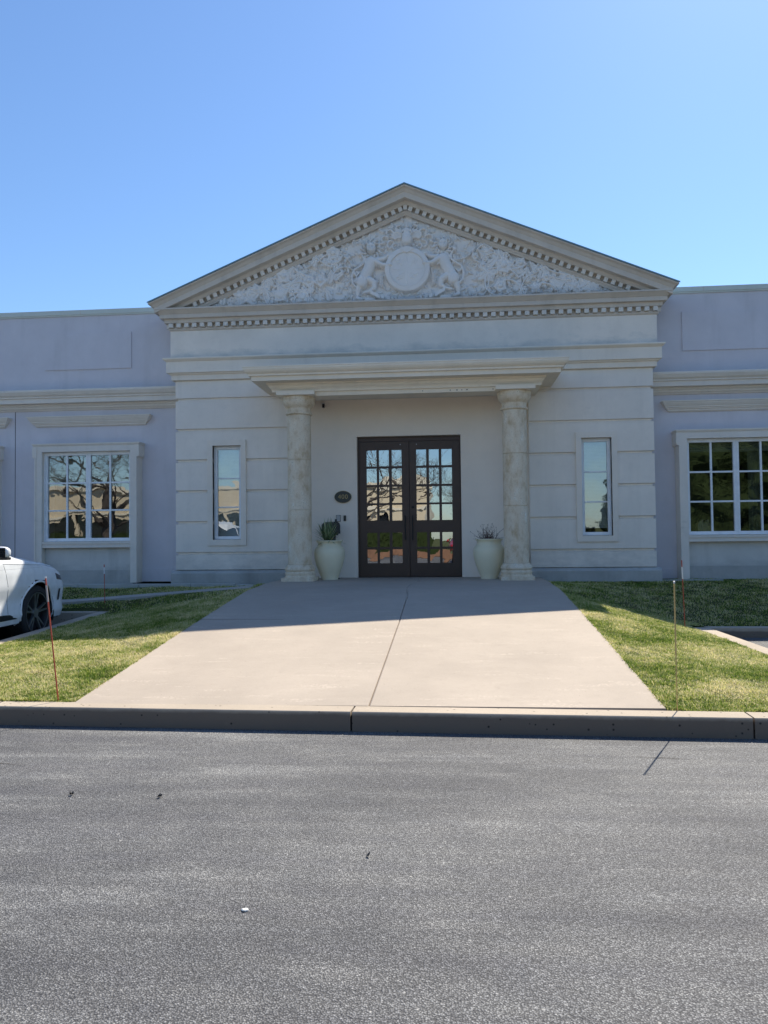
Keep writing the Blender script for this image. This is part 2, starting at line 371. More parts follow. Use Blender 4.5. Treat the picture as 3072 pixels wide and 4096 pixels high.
# horizontal cornice + teeth (pattern of the cornice)
W2 = 4.49; y2 = -.07
path = [(XC - W2, 1.4), (XC - W2, y2), (XC + W2, y2), (XC + W2, 1.4)]
prof = [(-.3, 5.775), (.0, 5.765), (.235, 5.715), (.24, 5.69), (.215, 5.67), (.18, 5.635), (.165, 5.618), (.155, 5.615), (.155, 5.545), (.15, 5.54), (.095, 5.537), (.09, 5.515), (.088, 5.49), (.084, 5.468), (-.02, 5.466), (-.022, 5.375), (.03, 5.37), (.028, 5.352), (.012, 5.338), (.0, 5.33), (-.03, 5.33)]
mb = MB(); mb.sweep(path, prof)
nd = 60; x0 = XC - 4.535; x1 = XC + 4.535; stp = (x1 - x0) / nd
mb.cur = 1
for k in range(nd):
    xx = x0 + stp * (k + .5); mb.cham(xx - .041, xx + .041, y2 - .078, y2 + .015, 5.387, 5.464, .004)
for sx in (-1, 1):
    for k in range(8):
        yy = y2 + .05 + k * stp; xa = XC + sx * (W2 - .015); xb = XC + sx * (W2 + .078)
        mb.box(min(xa, xb), max(xa, xb), yy - .04, yy + .04, 5.387, 5.464)
mb.build('cornice', [M['pedtrim'], M['pedtooth']], B)
# pediment: raking cornice
ZA, SL = 7.80, .4165
P_ = empty('pediment'); P_.parent = B
rk = [(.02, .0), (.315, .004), (.32, .012), (.315, .03), (.27, .055), (.245, .095), (.235, .105), (.23, .112), (.23, .205), (.225, .21), (.11, .212), (.10, .235), (.092, .262), (.09, .28), (-.02, .282), (-.02, .368), (.035, .372), (.033, .395), (.012, .42), (.0, .445), (-.03, .45)]
mb = MB(); vs = []; k = len(rk)
stations = []
for o, h in rk:
    W = W2 + max(o, 0)
    yy = y2 - o
    zt = lambda x: ZA - SL * abs(x) - h
    vs += [(XC - W, 1.4, zt(W)), (XC - W, yy, zt(W)), (XC, yy, ZA - h), (XC + W, yy, zt(W)), (XC + W, 1.4, zt(W))]
fs = [(a * 5 + j, a * 5 + j + 1, (a + 1) * 5 + j + 1, (a + 1) * 5 + j) for a in range(k - 1) for j in range(4)]
mb.add(vs, fs)
rc = mb
# metal drip flashing along the rake
mb = MB(); W = W2 + .33
vs = []
for (o, dz) in ((.330, .004), (.334, -.020), (.30, -.026), (-1.4, -.026)):
    yy = y2 - o if o > 0 else 1.4
    for x in (-W, 0, W): vs.append((XC + x, yy, ZA - SL * abs(x) - dz))
mb.add(vs, [(0, 1, 4, 3), (1, 2, 5, 4), (3, 4, 7, 6), (4, 5, 8, 7), (6, 7, 10, 9), (7, 8, 11, 10)])
mb.build('flashing', M['flash'], P_)
mb = rc; mb.cur = 1
sc_ = math.atan(SL); n = 33; span = 4.36
for sx in (-1, 1):
    for q in range(n):
        dx = .093 + .1298 * q; xx = XC + sx * dx; zc = ZA - SL * dx - .325
        R = Matrix.Translation((xx, 0, zc)) @ Matrix.Rotation(sx * sc_, 4, 'Y')
        if zc - .05 < 5.75: continue
        mb.box(-.036, .036, y2 - .078, y2 + .015, -.040, .042, R)
mb.box(XC - .036, XC + .036, y2 - .078, y2 + .015, ZA - .37, ZA - .283)
mb.build('raking_cornice', [M['pedtrim'], M['pedtooth']], P_)
# tympanum back wall
mb = MB(); W = W2 - .1; mb.add([(XC - W, y2 + .08, 5.70), (XC + W, y2 + .08, 5.70), (XC + W, y2 + .08, ZA - SL * W - .3), (XC, y2 + .08, ZA - .3), (XC - W, y2 + .08, ZA - SL * W - .3),
    (XC - W, 1.4, 5.70), (XC + W, 1.4, 5.70), (XC + W, 1.4, ZA - SL * W - .3), (XC, 1.4, ZA - .3), (XC - W, 1.4, ZA - SL * W - .3)],
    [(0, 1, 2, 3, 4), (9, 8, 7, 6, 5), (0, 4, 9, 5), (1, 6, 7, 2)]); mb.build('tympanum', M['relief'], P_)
# --- carved relief as a dense height field
def relief():
    d = .0085; xa, xb, za, zb = -4.05, 4.14, 5.70, 7.44
    X = np.arange(xa, xb, d); Z = np.arange(za, zb, d); nx, nz = len(X), len(Z)
    H = np.zeros((nz, nx)); rg = np.random.default_rng(5)
    def win(cx, cz, r):
        i0 = max(0, int((cx - r - xa) / d)); i1 = min(nx, int((cx + r - xa) / d) + 1); j0 = max(0, int((cz - r - za) / d)); j1 = min(nz, int((cz + r - za) / d) + 1)
        if i0 >= i1 or j0 >= j1: return None
        gx, gz = np.meshgrid(X[i0:i1] - cx, Z[j0:j1] - cz); return (slice(j0, j1), slice(i0, i1)), gx, gz
    def put(s, h, m): H[s] = np.where(m & (h > H[s]), h, H[s])
    def leaf(cx, cz, ang, L, Wd, base, hh=.03, lob=0, cur=.0):
        w = win(cx + math.cos(ang) * L / 2, cz + math.sin(ang) * L / 2, L * .75)
        if w is None: return
        s, gx, gz = w; gx = gx + math.cos(ang) * L / 2; gz = gz + math.sin(ang) * L / 2
        u = (gx * math.cos(ang) + gz * math.sin(ang)) / L; v = -gx * math.sin(ang) + gz * math.cos(ang); v = v - cur * L * (u - u * u) * 2
        ww = Wd * np.sin(np.pi * np.clip(u, 0, 1) ** .75)
        if lob: ww = ww * (1 - .28 * np.abs(np.sin(u * lob * np.pi)))
        m = (u > 0) & (u < 1) & (np.abs(v) < ww); q = np.clip(np.abs(v) / np.maximum(ww, 1e-4), 0, 1)
        h = base + hh * (.35 + .65 * u) * (1 - q ** 2 * .55) - .010 * (q < .10) - (.006 * (np.sin((u * 9 + q * 2.5) * np.pi) > .5) if lob else 0)
        put(s, h, m)
    def seg(a, b, ra, rb, base, k=1.):
        cx, cz = (a[0] + b[0]) / 2, (a[1] + b[1]) / 2; L = math.hypot(b[0] - a[0], b[1] - a[1]); w = win(cx, cz, L / 2 + max(ra, rb) + d)
        if w is None: return
        s, gx, gz = w; px, pz = gx + cx - a[0], gz + cz - a[1]; t = np.clip((px * (b[0] - a[0]) + pz * (b[1] - a[1])) / max(L * L, 1e-9), 0, 1)
        dd = np.hypot(px - t * (b[0] - a[0]), pz - t * (b[1] - a[1])); r = ra + (rb - ra) * t; m = dd < r
        put(s, base + k * np.sqrt(np.clip(r * r - dd * dd, 0, None)), m)
    def line(pts, ra, rb, base, k=1.):
        n = len(pts) - 1
        for i in range(n): seg(pts[i], pts[i + 1], ra + (rb - ra) * i / n, ra + (rb - ra) * (i + 1) / n, base, k)
    def curl(cx, cz, r0, a0, turns, sgn, rad, base):
        line([(cx + r0 * (1 - .75 * t) * math.cos(a0 + sgn * t * turns * 6.28), cz + r0 * (1 - .75 * t) * math.sin(a0 + sgn * t * turns * 6.28)) for t in np.linspace(0, 1, 12)], rad, rad * .6, base)
    def flower(cx, cz, r, base, n=5):
        a0 = rg.uniform(0, 6)
        for k in range(n): leaf(cx, cz, a0 + k * 2 * math.pi / n, r, r * .52, base, .028)
        w = win(cx, cz, r * .35); s, gx, gz = w; dd = np.hypot(gx, gz) / (r * .3); put(s, base + .03 + .022 * np.sqrt(np.clip(1 - dd ** 2, 0, 1)), dd < 1)
    def ell(cx, cz, rx, rz, base, hh, flat=2, rot=0):
        w = win(cx, cz, max(rx, rz) * 1.05); s, gx, gz = w; c_, s_ = math.cos(rot), math.sin(rot); a = (gx * c_ + gz * s_) / rx; b = (-gx * s_ + gz * c_) / rz; q = a * a + b * b
        put(s, base + hh * np.sqrt(np.clip(1 - q ** flat, 0, 1)), q < 1)
    top = lambda x: ZA - SL * abs(x - XC) - .42
    # ground of foliage
    for _ in range(1500):
        x = rg.uniform(-3.95, 4.05); t_ = top(x)
        z = rg.uniform(5.72, max(5.74, t_))
        if rg.random() < .5: leaf(x, z, rg.uniform(0, 6.28), rg.uniform(.07, .15), rg.uniform(.014, .028), rg.uniform(.0, .030), .022, 0, rg.uniform(-.3, .3))
        else: leaf(x, z, rg.uniform(0, 6.28), rg.uniform(.06, .12), rg.uniform(.018, .032), rg.uniform(.0, .026), .026, rg.choice([0, 3]))
    # meandering vines with compound leaves
    for side in (-1, 1):
        for vn in range(15):
            x = XC + side * rg.uniform(1.2, 3.2); z = rg.uniform(5.8, max(5.85, top(x) - .1)); a = rg.uniform(0, 6.28); kx = rg.uniform(-1, 1) * 3; pts = []
            for q in range(16):
                pts.append((x, z)); x += math.cos(a) * .055; z += math.sin(a) * .055; a += kx * .055 * 1.8
                if z > top(x) - .04 or z < 5.78: a = -a; z = min(max(z, 5.79), top(x) - .04)
                if q % 3 == 1: leaf(x, z, a + 1.0, .12, .028, .045, .025); leaf(x, z, a - 1.0, .12, .028, .045, .025)
            line(pts, .017, .010, .065)
        for vn in range(30):      # pinnate sprays
            x = XC + side * rg.uniform(1.25, 3.5); z = rg.uniform(5.78, max(5.8, top(x) - .12)); a = rg.uniform(.2, 2.9)
            for q in range(6):
                bx, bz = x + math.cos(a) * q * .035, z + math.sin(a) * q * .035; Lq = .10 - .008 * q
                leaf(bx, bz, a + .85, Lq, .019, .055, .02); leaf(bx, bz, a - .85, Lq, .019, .055, .02)
            leaf(bx, bz, a, .1, .022, .06, .02)
    for (x, z, r) in ((-1.316, 6.70, .15), (-2.257, 6.30, .15), (-1.776, 6.19, .13), (-1.56, 6.19, .13), (-2.328, 5.96, .16), (-3.113, 5.97, .11), (-1.386, 6.51, .10), (1.835, 6.34, .17), (1.532, 6.61, .09), (1.768, 5.96, .13), (1.308, 6.53, .08), (1.466, 6.35, .08), (2.142, 6.36, .12), (2.6, 6.1, .1), (-2.8, 6.08, .1), (3.1, 5.92, .09), (2.4, 5.9, .11), (-1.9, 5.9, .12)):
        if rg.random() < .6: flower(x, z, r, .06)
        else:
            for k in range(5): leaf(x, z, k * 1.26 + .4, r * 1.15, r * .42, .055, .035)
            ell(x, z, r * .55, r * .5, .06, .035)
    # mantling scrolls round the helmet
    for sx in (-1, 1):
        for (cx, cz, r, a0, tn, rd) in ((.20, 6.96, .10, 2.4, .8, .022), (.33, 7.02, .09, 2.8, .7, .02), (.42, 6.90, .09, 2.6, .75, .02), (.30, 6.80, .09, 1.8, .8, .02), (.22, 6.76, .07, 1.6, .7, .018), (.46, 6.78, .07, 1.9, .8, .018), (.15, 7.10, .07, 2., .8, .016)):
            curl(XC + .02 + sx * cx, cz, r, a0 if sx > 0 else math.pi - a0, tn, -sx, rd, .055)
        for k in range(6):
            a = .1 + k * .28; leaf(XC + sx * .10, 6.92, (a if sx > 0 else math.pi - a), .24, .03, .05, .03, 0, .2 * sx)
    # helmet, crown and cross
    ell(.067, 6.88, .105, .115, .06, .10); ell(.067, 6.97, .095, .05, .08, .06, 3); ell(.067, 7.04, .075, .07, .06, .07)
    seg((.067, 7.06), (.067, 7.17), .018, .018, .09); seg((.035, 7.13), (.10, 7.13), .014, .014, .09)
    line([(-.03, 7.0), (.0, 7.06), (.067, 7.02), (.134, 7.06), (.165, 7.0)], .014, .014, .11)
    # cartouche with belt ring and shield field
    cx, cz = .067, 6.33
    ell(cx, cz, .42, .42, .085, .03, 8)
    w = win(cx, cz, .36); s, gx, gz = w; q = np.hypot(gx / .325, gz / .315); sub = H[s]; sub[(q < 1.0)] = .096 + .012 * np.sqrt(np.clip(1 - (q[q < 1.0]) ** 2, 0, 1)); sub[(q >= 1.0) & (q < 1.045)] = .122
    q4 = rg.random((14, 14))
    for (qx, qz) in ((-.13, .12), (.13, .12), (-.13, -.12), (.13, -.12)):     # quartered shield with small charges
        for _ in range(5): seg((cx + qx + rg.uniform(-.07, .07), cz + qz + rg.uniform(-.07, .07)), (cx + qx + rg.uniform(-.07, .07), cz + qz + rg.uniform(-.07, .07)), .012, .008, .108, .7)
    seg((cx, cz + .28), (cx, cz - .28), .006, .006, .106); seg((cx - .28, cz), (cx + .28, cz), .006, .006, .106)
    w = win(cx, 6.70, .16); s, gx, gz = w; m = (gz < .05 - (gx / .14) ** 2 * .05 + .0) & (gz > -.085 + np.abs(gx) * .62); put(s, .125 + 0 * gx, m)
    # supporters: two rampant lions, heads turned to the front
    for sx in (-1, 1):
        if sx < 0: Tp = lambda p: p
        else: Tp = lambda p: (.134 - p[0], p[1] + .01)
        E_ = lambda p, rx, rz, b, h, rot=0: ell(*Tp(p), rx, rz, b, h, 2, rot if sx < 0 else -rot)
        Ln = lambda pts, ra, rb, b, k=1.: line([Tp(p) for p in pts], ra, rb, b, k)
        for k in range(26):
            a = k * .2417; r0 = .10 + .04 * (k % 2); p = (-.60 + r0 * math.cos(a), 6.74 + r0 * math.sin(a)); p = Tp(p); aa = a if sx < 0 else math.pi - a
            leaf(p[0], p[1], aa + .9 * sx, .09, .024, .055, .035, 0, .4)
        for k in range(9): p = Tp((-.70 + .03 * k, 6.60 - .012 * k)); leaf(p[0], p[1], -1.6 + .15 * (k - 4) * .4, .15, .026, .06, .035, 0, .2)
        Ln([(-.60, 6.50), (-.66, 6.36), (-.75, 6.20)], .108, .098, .05, .75); E_((-.78, 6.13), .11, .125, .05, .09)
        Ln([(-.52, 6.50), (-.40, 6.43), (-.27, 6.42)], .050, .032, .08); E_((-.255, 6.42), .042, .03, .09, .05)
        Ln([(-.50, 6.54), (-.38, 6.55), (-.28, 6.60)], .045, .032, .06); E_((-.27, 6.605), .04, .03, .07, .04)
        Ln([(-.80, 6.10), (-.86, 5.96), (-.87, 5.84)], .07, .03, .05); Ln([(-.87, 5.83), (-.80, 5.81)], .034, .03, .06)
        Ln([(-.66, 6.18), (-.56, 6.12), (-.55, 6.02)], .07, .045, .05); Ln([(-.55, 6.02), (-.64, 5.95), (-.74, 5.93)], .036, .025, .06)
        Ln([(-.86, 6.02), (-.95, 6.10), (-.97, 6.24), (-.93, 6.36), (-.83, 6.42), (-.75, 6.48), (-.74, 6.57), (-.78, 6.64)], .022, .02, .06); E_((-.81, 6.67), .05, .035, .065, .03, .6)
        Ln([(-.93, 6.30), (-.88, 6.25), (-.83, 6.30)], .018, .014, .06)
        E_((-.60, 6.76), .085, .095, .095, .05); E_((-.60, 6.71), .05, .05, .135, .03); E_((-.60, 6.735), .016, .04, .165, .012); E_((-.60, 6.675), .032, .014, .150, .006)
        for ex in (-.035, .035):
            w = win(*Tp((-.60 + ex, 6.775)), .02); s, gx, gz = w; sub = H[s]; sub[(np.hypot(gx, gz * 1.6) < .016)] -= .018
            E_((-.60 + ex * 2.1, 6.84), .022, .026, .10, .03)
        for k in range(4): p = Tp((-.42, 6.22 - .05 * k)); flower(p[0], p[1], .05, .05, 4)
    # motto ribbon
    rb = [(-.62, 5.93), (-.45, 5.835), (-.2, 5.79), (.067, 5.78), (.33, 5.79), (.58, 5.835), (.755, 5.93)]
    for i in range(len(rb) - 1):
        a, b = rb[i], rb[i + 1]
        for t_ in np.linspace(0, 1, 10): seg((a[0] + (b[0] - a[0]) * t_, a[1] + (b[1] - a[1]) * t_ - .028), (a[0] + (b[0] - a[0]) * t_, a[1] + (b[1] - a[1]) * t_ + .028), .012, .012, .10, .2)
    for sx in (-1, 1):
        for t_ in np.linspace(0, 1, 8): x = .067 + sx * (.60 + t_ * .18); z = 5.80 + .0 * t_; seg((x, z - .03), (x + sx * .02, z + .03), .012, .012, .07, .2)
    for t_ in np.linspace(-.9, .9, 26): x = .067 + t_ * .42; z = 5.785 + .05 * t_ * t_; seg((x, z - .013), (x + rg.uniform(-.008, .008), z + .013), .005, .005, .106, .5)
    H += .004 * rg.standard_normal(H.shape).clip(-1, 1) * .35
    # casting joints
    for jx in (-1.115, 1.25):
        i = int((jx - xa) / d); H[:, i] = 0
    gx, gz = np.meshgrid(X, Z); bot = 5.745; tp = top(gx) if False else ZA - SL * np.abs(gx - XC) - .40
    keep = (gz > bot - .02) & (gz < tp)
    H = np.maximum(H, 0); V = np.stack([gx, y2 + .075 - H * 1.18, gz], -1).reshape(-1, 3); F = grid_faces(nx, nz); kf = keep.ravel()[F].all(1); F = F[kf]
    used = np.unique(F); mp = np.full(len(V), -1); mp[used] = np.arange(len(used))
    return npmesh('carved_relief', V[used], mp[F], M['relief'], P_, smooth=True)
relief()

# ------------------------------------------------------------------ canopy of the porch
CAN = empty('porch_canopy'); CAN.parent = B
cl, cr, cy = -2.568, 2.66, -1.28
path = [(cl, .02), (cl, cy), (cr, cy), (cr, .02)]
mb = MB()
mb.sweep(path, [(-1.2, 4.36), (.0, 4.345), (.125, 4.325), (.128, 4.305), (.120, 4.30), (.116, 4.27), (.095, 4.235), (.06, 4.205), (.045, 4.20), (.045, 4.17), (.005, 4.165), (0, 4.16), (0, 4.09), (-.21, 4.088), (-.215, 4.062), (-.235, 4.056), (-.25, 4.02), (-.275, 3.995), (-.278, 3.985), (-.29, 3.983), (-.29, 3.94), (-.50, 3.938)])
mb.build('fascia', M['canopy'], CAN)
mb = MB(); mb.box(cl + .35, cr - .35, cy + .35, .10, 4.30, 4.34); mb.build('roof', M['cap'], CAN)
# architrave on the columns and the ceiling behind it
CLX, CRX, CY = -1.845, 1.925, -.76
mb = MB()
mb.box(cl + .45, cr - .45, CY - .19, CY + .17, 3.868, 3.9405)
for sx, x in ((-1, cl + .45), (1, cr - .45)):
    a, b = sorted((x, x - sx * .36)); mb.box(a, b, CY + .17, .15, 3.8685, 3.9405)
mb.build('architrave', M['canopy'], CAN)
mb = MB(); mb.box(cl + .40, cr - .40, cy + .4, .15, 3.975, 4.03); mb.build('soffit', M['soffit'], CAN)
mb = MB(); rs = random.Random(3)
for (sx_, w_) in ((.82, .018), (.93, .028), (1.02, .014), (1.10, .03), (1.55, .016), (1.70, .026), (.35, .012)):
    mb = MB(); mb.box(sx_, sx_ + w_, CY - .193, CY - .188, 3.895, 3.908); mb.build('nail_hole', M['black'], CAN)

def column(x):
    c = empty('column'); c.parent = B
    rs = random.Random(int(x * 10)); ph = [rs.uniform(0, 6) for _ in range(4)]
    wob = lambda t, h: .006 * math.sin(3 * t + ph[0] + h * 9) + .004 * math.sin(7 * t + ph[1] - h * 23)
    z0 = .638; mb = MB()
    mb.box(x - .28, x + .28, CY - .28, CY + .28, z0 - .05, z0 + .062)
    mb.lathe([(.272, z0 + .06), (.275, z0 + .072), (.262, z0 + .082), (.258, z0 + .105), (.268, z0 + .125), (.268, z0 + .145), (.255, z0 + .157), (.250, z0 + .172), (.268, z0 + .19), (.272, z0 + .21), (.262, z0 + .235), (.238, z0 + .262), (.228, z0 + .285)], 40, (x, CY, 0), wob=wob)
    mb.build('base', M['trav'], c, smooth=30)
    zs = [z0 + .285]
    prof = [(.200, z0 + .284), (.211, z0 + .291)]
    for zj in ((1.878, 2.765) if x < 0 else (1.902, 2.80)):
        r = .211 - .004 * (zj - 1) / 2.5; prof += [(r, zj - .007), (r - .012, zj - .003), (r - .012, zj + .002), (r, zj + .006)]
    prof += [(.207, 3.545), (.200, 3.556)]
    mb = MB(); mb.lathe(prof, 48, (x, CY, 0), wob=lambda t, h: wob(t, h) * .5); mb.build('shaft', M['trav'], c, smooth=30)
    mb = MB()
    mb.lathe([(.200, 3.552), (.226, 3.556), (.236, 3.568), (.236, 3.582), (.226, 3.594), (.212, 3.598), (.212, 3.668), (.222, 3.676), (.228, 3.688), (.240, 3.695), (.268, 3.735), (.283, 3.775), (.286, 3.80), (.283, 3.812), (.288, 3.818), (.292, 3.862), (.285, 3.872)], 48, (x, CY, 0), wob=wob)
    mb.build('capital', M['trav'], c, smooth=30)
    mb = MB(); mb.box(x - .335, x + .335, CY - .335, CY + .30, 3.8715, 3.9395); mb.build('abacus', M['canopy'], c)
    return c
column(CLX); column(CRX)

# ------------------------------------------------------------------ windows
def frame_rect(mb, x0, x1, z0, z1, w, yf, yb):
    mb.box(x0, x1, yf, yb, z1 - w, z1); mb.box(x0, x1, yf, yb, z0, z0 + w); mb.box(x0, x0 + w, yf, yb, z0 + w, z1 - w); mb.box(x1 - w, x1, yf, yb, z0 + w, z1 - w)
def room(x0, x1, z0, z1, yf, depth, w):
    mb = MB(); e = .4
    a, b, c, d = x0 - e, x1 + e, z0 - .5, z1 + .3; y1 = yf + depth
    mb.add([(a, yf, c), (b, yf, c), (b, yf, d), (a, yf, d), (a, y1, c), (b, y1, c), (b, y1, d), (a, y1, d)], [(4, 5, 6, 7), (0, 4, 7, 3), (1, 2, 6, 5), (3, 7, 6, 2), (0, 1, 5, 4)])
    mb.build('interior_wall', M['interior'], w, fix=False)
def slats(x0, x1, z0, z1, y, w, pitch=.0255, tilt=1.2):
    mb = MB(); n = int((z1 - z0) / pitch)
    for k in range(n):
        z = z1 - .02 - k * pitch; s = .013; mb.add([(x0, y - s * math.cos(tilt), z - s * math.sin(tilt)), (x1, y - s * math.cos(tilt), z - s * math.sin(tilt)), (x1, y + s * math.cos(tilt), z + s * math.sin(tilt)), (x0, y + s * math.cos(tilt), z + s * math.sin(tilt))], [(0, 1, 2, 3)])
    mb.box(x0, x1, y - .02, y + .02, z1 - .02, z1 + .01)
    return mb.build('blind', M['blind'], w, fix=False)
def slit_window(hx0, hx1, hz0, hz1, zbl):
    mb = MB(); w = .048; yf = .085
    frame_rect(mb, hx0 + .004, hx1 - .004, hz0 + .004, hz1 - .004, .022, yf - .02, yf + .06)
    frame_rect(mb, hx0 + .026, hx1 - .026, hz0 + .026, hz1 - .026, w - .01, yf, yf + .05)
    x0, x1, z0, z1 = hx0 + .064, hx1 - .064, hz0 + .064, hz1 - .064
    for t in (1 / 3, 2 / 3): z = z0 + (z1 - z0) * t; mb.box(x0, x1, yf + .012, yf + .045, z - .0125, z + .0125)
    wn = mb.build('window', M['vinyl'], B, bevel=.003)
    mb = MB(); zt = [z0, z0 + (z1 - z0) / 3, z0 + (z1 - z0) * 2 / 3, z1]
    for k in range(3): mb.add([(x0, yf + .03, zt[k]), (x1, yf + .0305, zt[k]), (x1, yf + .0302, zt[k + 1]), (x0, yf + .0298, zt[k + 1])], [(0, 1, 2, 3)])
    mb.build('pane', M['slitglass'], wn, fix=False)
    slats(x0 - .02, x1 + .02, zbl, z1 + .02, yf + .10, wn)
    mb = MB(); ox0, ox1, oz0, oz1 = hx0 - .099, hx1 + .099, hz0 - .108, hz1 + .104
    for (a, b, c, d) in ((ox0, ox1, hz1, oz1), (ox0, ox1, oz0, hz0), (ox0, hx0, hz0, hz1), (hx1, ox1, hz0, hz1)): mb.box(a, b, -.032, .05, c, d)
    bm = MB(); 
    v = [(ox0, -.032, oz0), (ox1, -.032, oz0), (ox1, -.032, oz1), (ox0, -.032, oz1), (hx0, -.032, hz0), (hx1, -.032, hz0), (hx1, -.032, hz1), (hx0, -.032, hz1)]
    v += [(p[0], .062, p[2]) for p in v]
    bm.add(v, [(0, 1, 5, 4), (1, 2, 6, 5), (2, 3, 7, 6), (3, 0, 4, 7), (8, 0, 1, 9), (9, 1, 2, 10), (10, 2, 3, 11), (11, 3, 0, 8), (12, 13, 5, 4), (13, 14, 6, 5), (14, 15, 7, 6), (15, 12, 4, 7)])
    bm.build('window_surround', M['trim'], wn)
    room(hx0, hx1, hz0, hz1, .362, 2.2, wn)
    return wn
slit_window(*slits[0], 1.40); slit_window(*slits[1], 1.50)

def wing_window(gx, shade_z, curtain, books=False):
    """gx = left glass edge; opening 1.79 wide"""
    x0 = gx - .046; x1 = x0 + 1.795; z0, z1 = 1.366, 3.128
    yf = .38; mb = MB()
    frame_rect(mb, x0, x1, z0 + .002, z1 - .002, .022, yf - .012, yf + .08)
    xm = (x0 + x1) / 2; cols = []
    for (a, b) in ((x0 + .022, xm - .006), (xm + .006, x1 - .022)):
        frame_rect(mb, a, b, z0 + .022, z1 - .022, .044, yf + .006, yf + .06)
        ga, gb = a + .044, b - .044; mid = (ga + gb) / 2; mb.box(mid - .017, mid + .017, yf + .018, yf + .055, z0 + .066, z1 - .066); cols += [(ga, mid), (mid, gb)]
        zr = [z0 + .066 + (z1 - z0 - .132) * t / 3 for t in range(4)]
        for z in zr[1:3]:
            mb.box(ga, mid - .017, yf + .018, yf + .055, z - .016, z + .016); mb.box(mid + .017, gb, yf + .018, yf + .055, z - .016, z + .016)
    mb.box(xm - .006, xm + .006, yf + .01, yf + .06, z0 + .022, z1 - .022)
    wn = mb.build('window', M['vinyl'], B, bevel=.003)
    mb = MB(); rr = random.Random(int(gx * 7))
    for (a, b) in cols:
        for k in range(3):
            e = [rr.uniform(-.0012, .0012) for _ in range(4)]
            mb.add([(a, yf + .04 + e[0], zr[k]), (b, yf + .04 + e[1], zr[k]), (b, yf + .04 + e[2], zr[k + 1]), (a, yf + .04 + e[3], zr[k + 1])], [(0, 1, 2, 3)])
    mb.build('pane', M['glass'], wn, fix=False)
    # shade with folds
    mb = MB(); pts = []; nz = 26
    for k in range(nz + 1): pts.append((.02 * math.sin(k * 1.3), z1 - .03 - (z1 - .03 - shade_z) * k / nz))
    for k in range(nz):
        (a, za), (b, zb) = pts[k], pts[k + 1]; mb.add([(x0 + .03, yf + .16 + a, za), (x1 - .03, yf + .16 + a, za), (x1 - .03, yf + .16 + b, zb), (x0 + .03, yf + .16 + b, zb)], [(0, 1, 2, 3)])
    mb.build('window_shade', M['shade'], wn, fix=False, smooth=True)
    for (ca, cb) in curtain:
        mb = MB(); n = 40; vs = []
        for k in range(n + 1):
            x = ca + (cb - ca) * k / n; y = yf + .25 + .03 * math.sin(k * 1.15)
            vs += [(x, y, z0 - .3), (x, y, z1)]
        mb.add(vs, [(2 * k, 2 * k + 2, 2 * k + 3, 2 * k + 1) for k in range(n)]); mb.build('curtain', M['curtain'], wn, fix=False, smooth=True)
    room(x0, x1, z0, z1, WALLY + .262, 3.5, wn)
    if books:
        mb = MB(); x = x0 + .24
        for k in range(7):
            w_ = .022 + .008 * (k % 3); h_ = .20 + .03 * ((k * 7) % 3); mb.box(x, x + w_, yf + .15, yf + .30, z0 + .02, z0 + .02 + h_); x += w_ + .004
        mb.build('book_row', M['book'], wn); mb = MB(); mb.box(x0 + .1, x0 + .9, yf + .12, yf + .42, z0 - .04, z0 + .018); mb.build('shelf', M['wood'], wn)
    # moulded surround: architrave with ears, projecting from the wing wall
    mb = MB(); ys = .28
    ox0, ox1 = x0 - .145, x1 + .135; oz = 3.285
    # jambs down to the ground, stepped inner edge
    for (a, b, s) in ((ox0, x0, 1), (x1, ox1, -1)):
        mb.box(a, b, ys, WALLY + .02, .56, z1 - .0005)
        mb.box(*( (a, a + .03) if s > 0 else (b - .03, b)), ys - .018, ys + .001, .56, 3.01)
    mb.box(ox0, ox1, ys, WALLY + .02, 3.17 + .0, oz - .05) if False else mb.box(ox0 - .0, ox1 + .0, ys, WALLY + .02, z1, oz - .055)
    pth = [(ox0 - .035, WALLY), (ox0 - .035, ys - .0), (ox1 + .035, ys - .0), (ox1 + .035, WALLY)]
    mb.sweep(pth, [(-.1, oz + .012), (.02, oz + .008), (.022, oz - .01), (.012, oz - .028), (.002, oz - .04), (-.003, oz - .055), (-.015, oz - .058), (-.015, oz - .062), (-.1, oz - .062)])
    for (a, b) in ((ox0 - .045, ox0 + .045), (ox1 - .045, ox1 + .045)):
        mb.box(a, b, ys - .012, WALLY + .01, 3.035, oz - .057); mb.box(a + .006, b - .006, ys - .006, WALLY + .01, 3.01, 3.036)
    mb.build('window_surround', M['wingtrim'], wn)
    mb = MB(); pth = [(x0 - .01, yf + .1), (x0 - .01, ys + .01), (x1 + .01, ys + .01), (x1 + .01, yf + .1)]
    mb.box(x0 + .001, x1 - .001, ys + .012, WALLY + .05, 1.318, 1.364); mb.box(x0 + .001, x1 - .001, ys + .030, WALLY + .05, 1.290, 1.317); mb.box(x0 + .001, x1 - .001, ys + .02, WALLY + .05, 1.245, 1.289)
    mb.build('sill', M['wingtrim'], wn)
    mb = MB(); mb.box(x0 + .001, x1 - .001, .42, WALLY + .05, .80, 1.244); mb.build('dado_panel', M['dado'], wn)
    mb = MB(); mb.box(x0 + .001, x1 - .001, .40, WALLY + .05, .45, .799); mb.build('dado_plinth', M['plinth'], wn)
    # hood moulding above
    hx0, hx1 = ox0 - .245, ox1 + .215
    mb = MB(); pth = [(hx0 + .15, WALLY + .01), (hx0 + .15, WALLY - .02), (hx1 - .15, WALLY - .02), (hx1 - .15, WALLY + .01)]
    mb.sweep(pth, [(-.05, 3.862), (.15, 3.852), (.15, 3.832), (.135, 3.826), (.125, 3.80), (.10, 3.765), (.085, 3.752), (.085, 3.735), (.062, 3.728), (.06, 3.71), (.035, 3.70), (.03, 3.675), (.0, 3.655), (-.05, 3.655)])
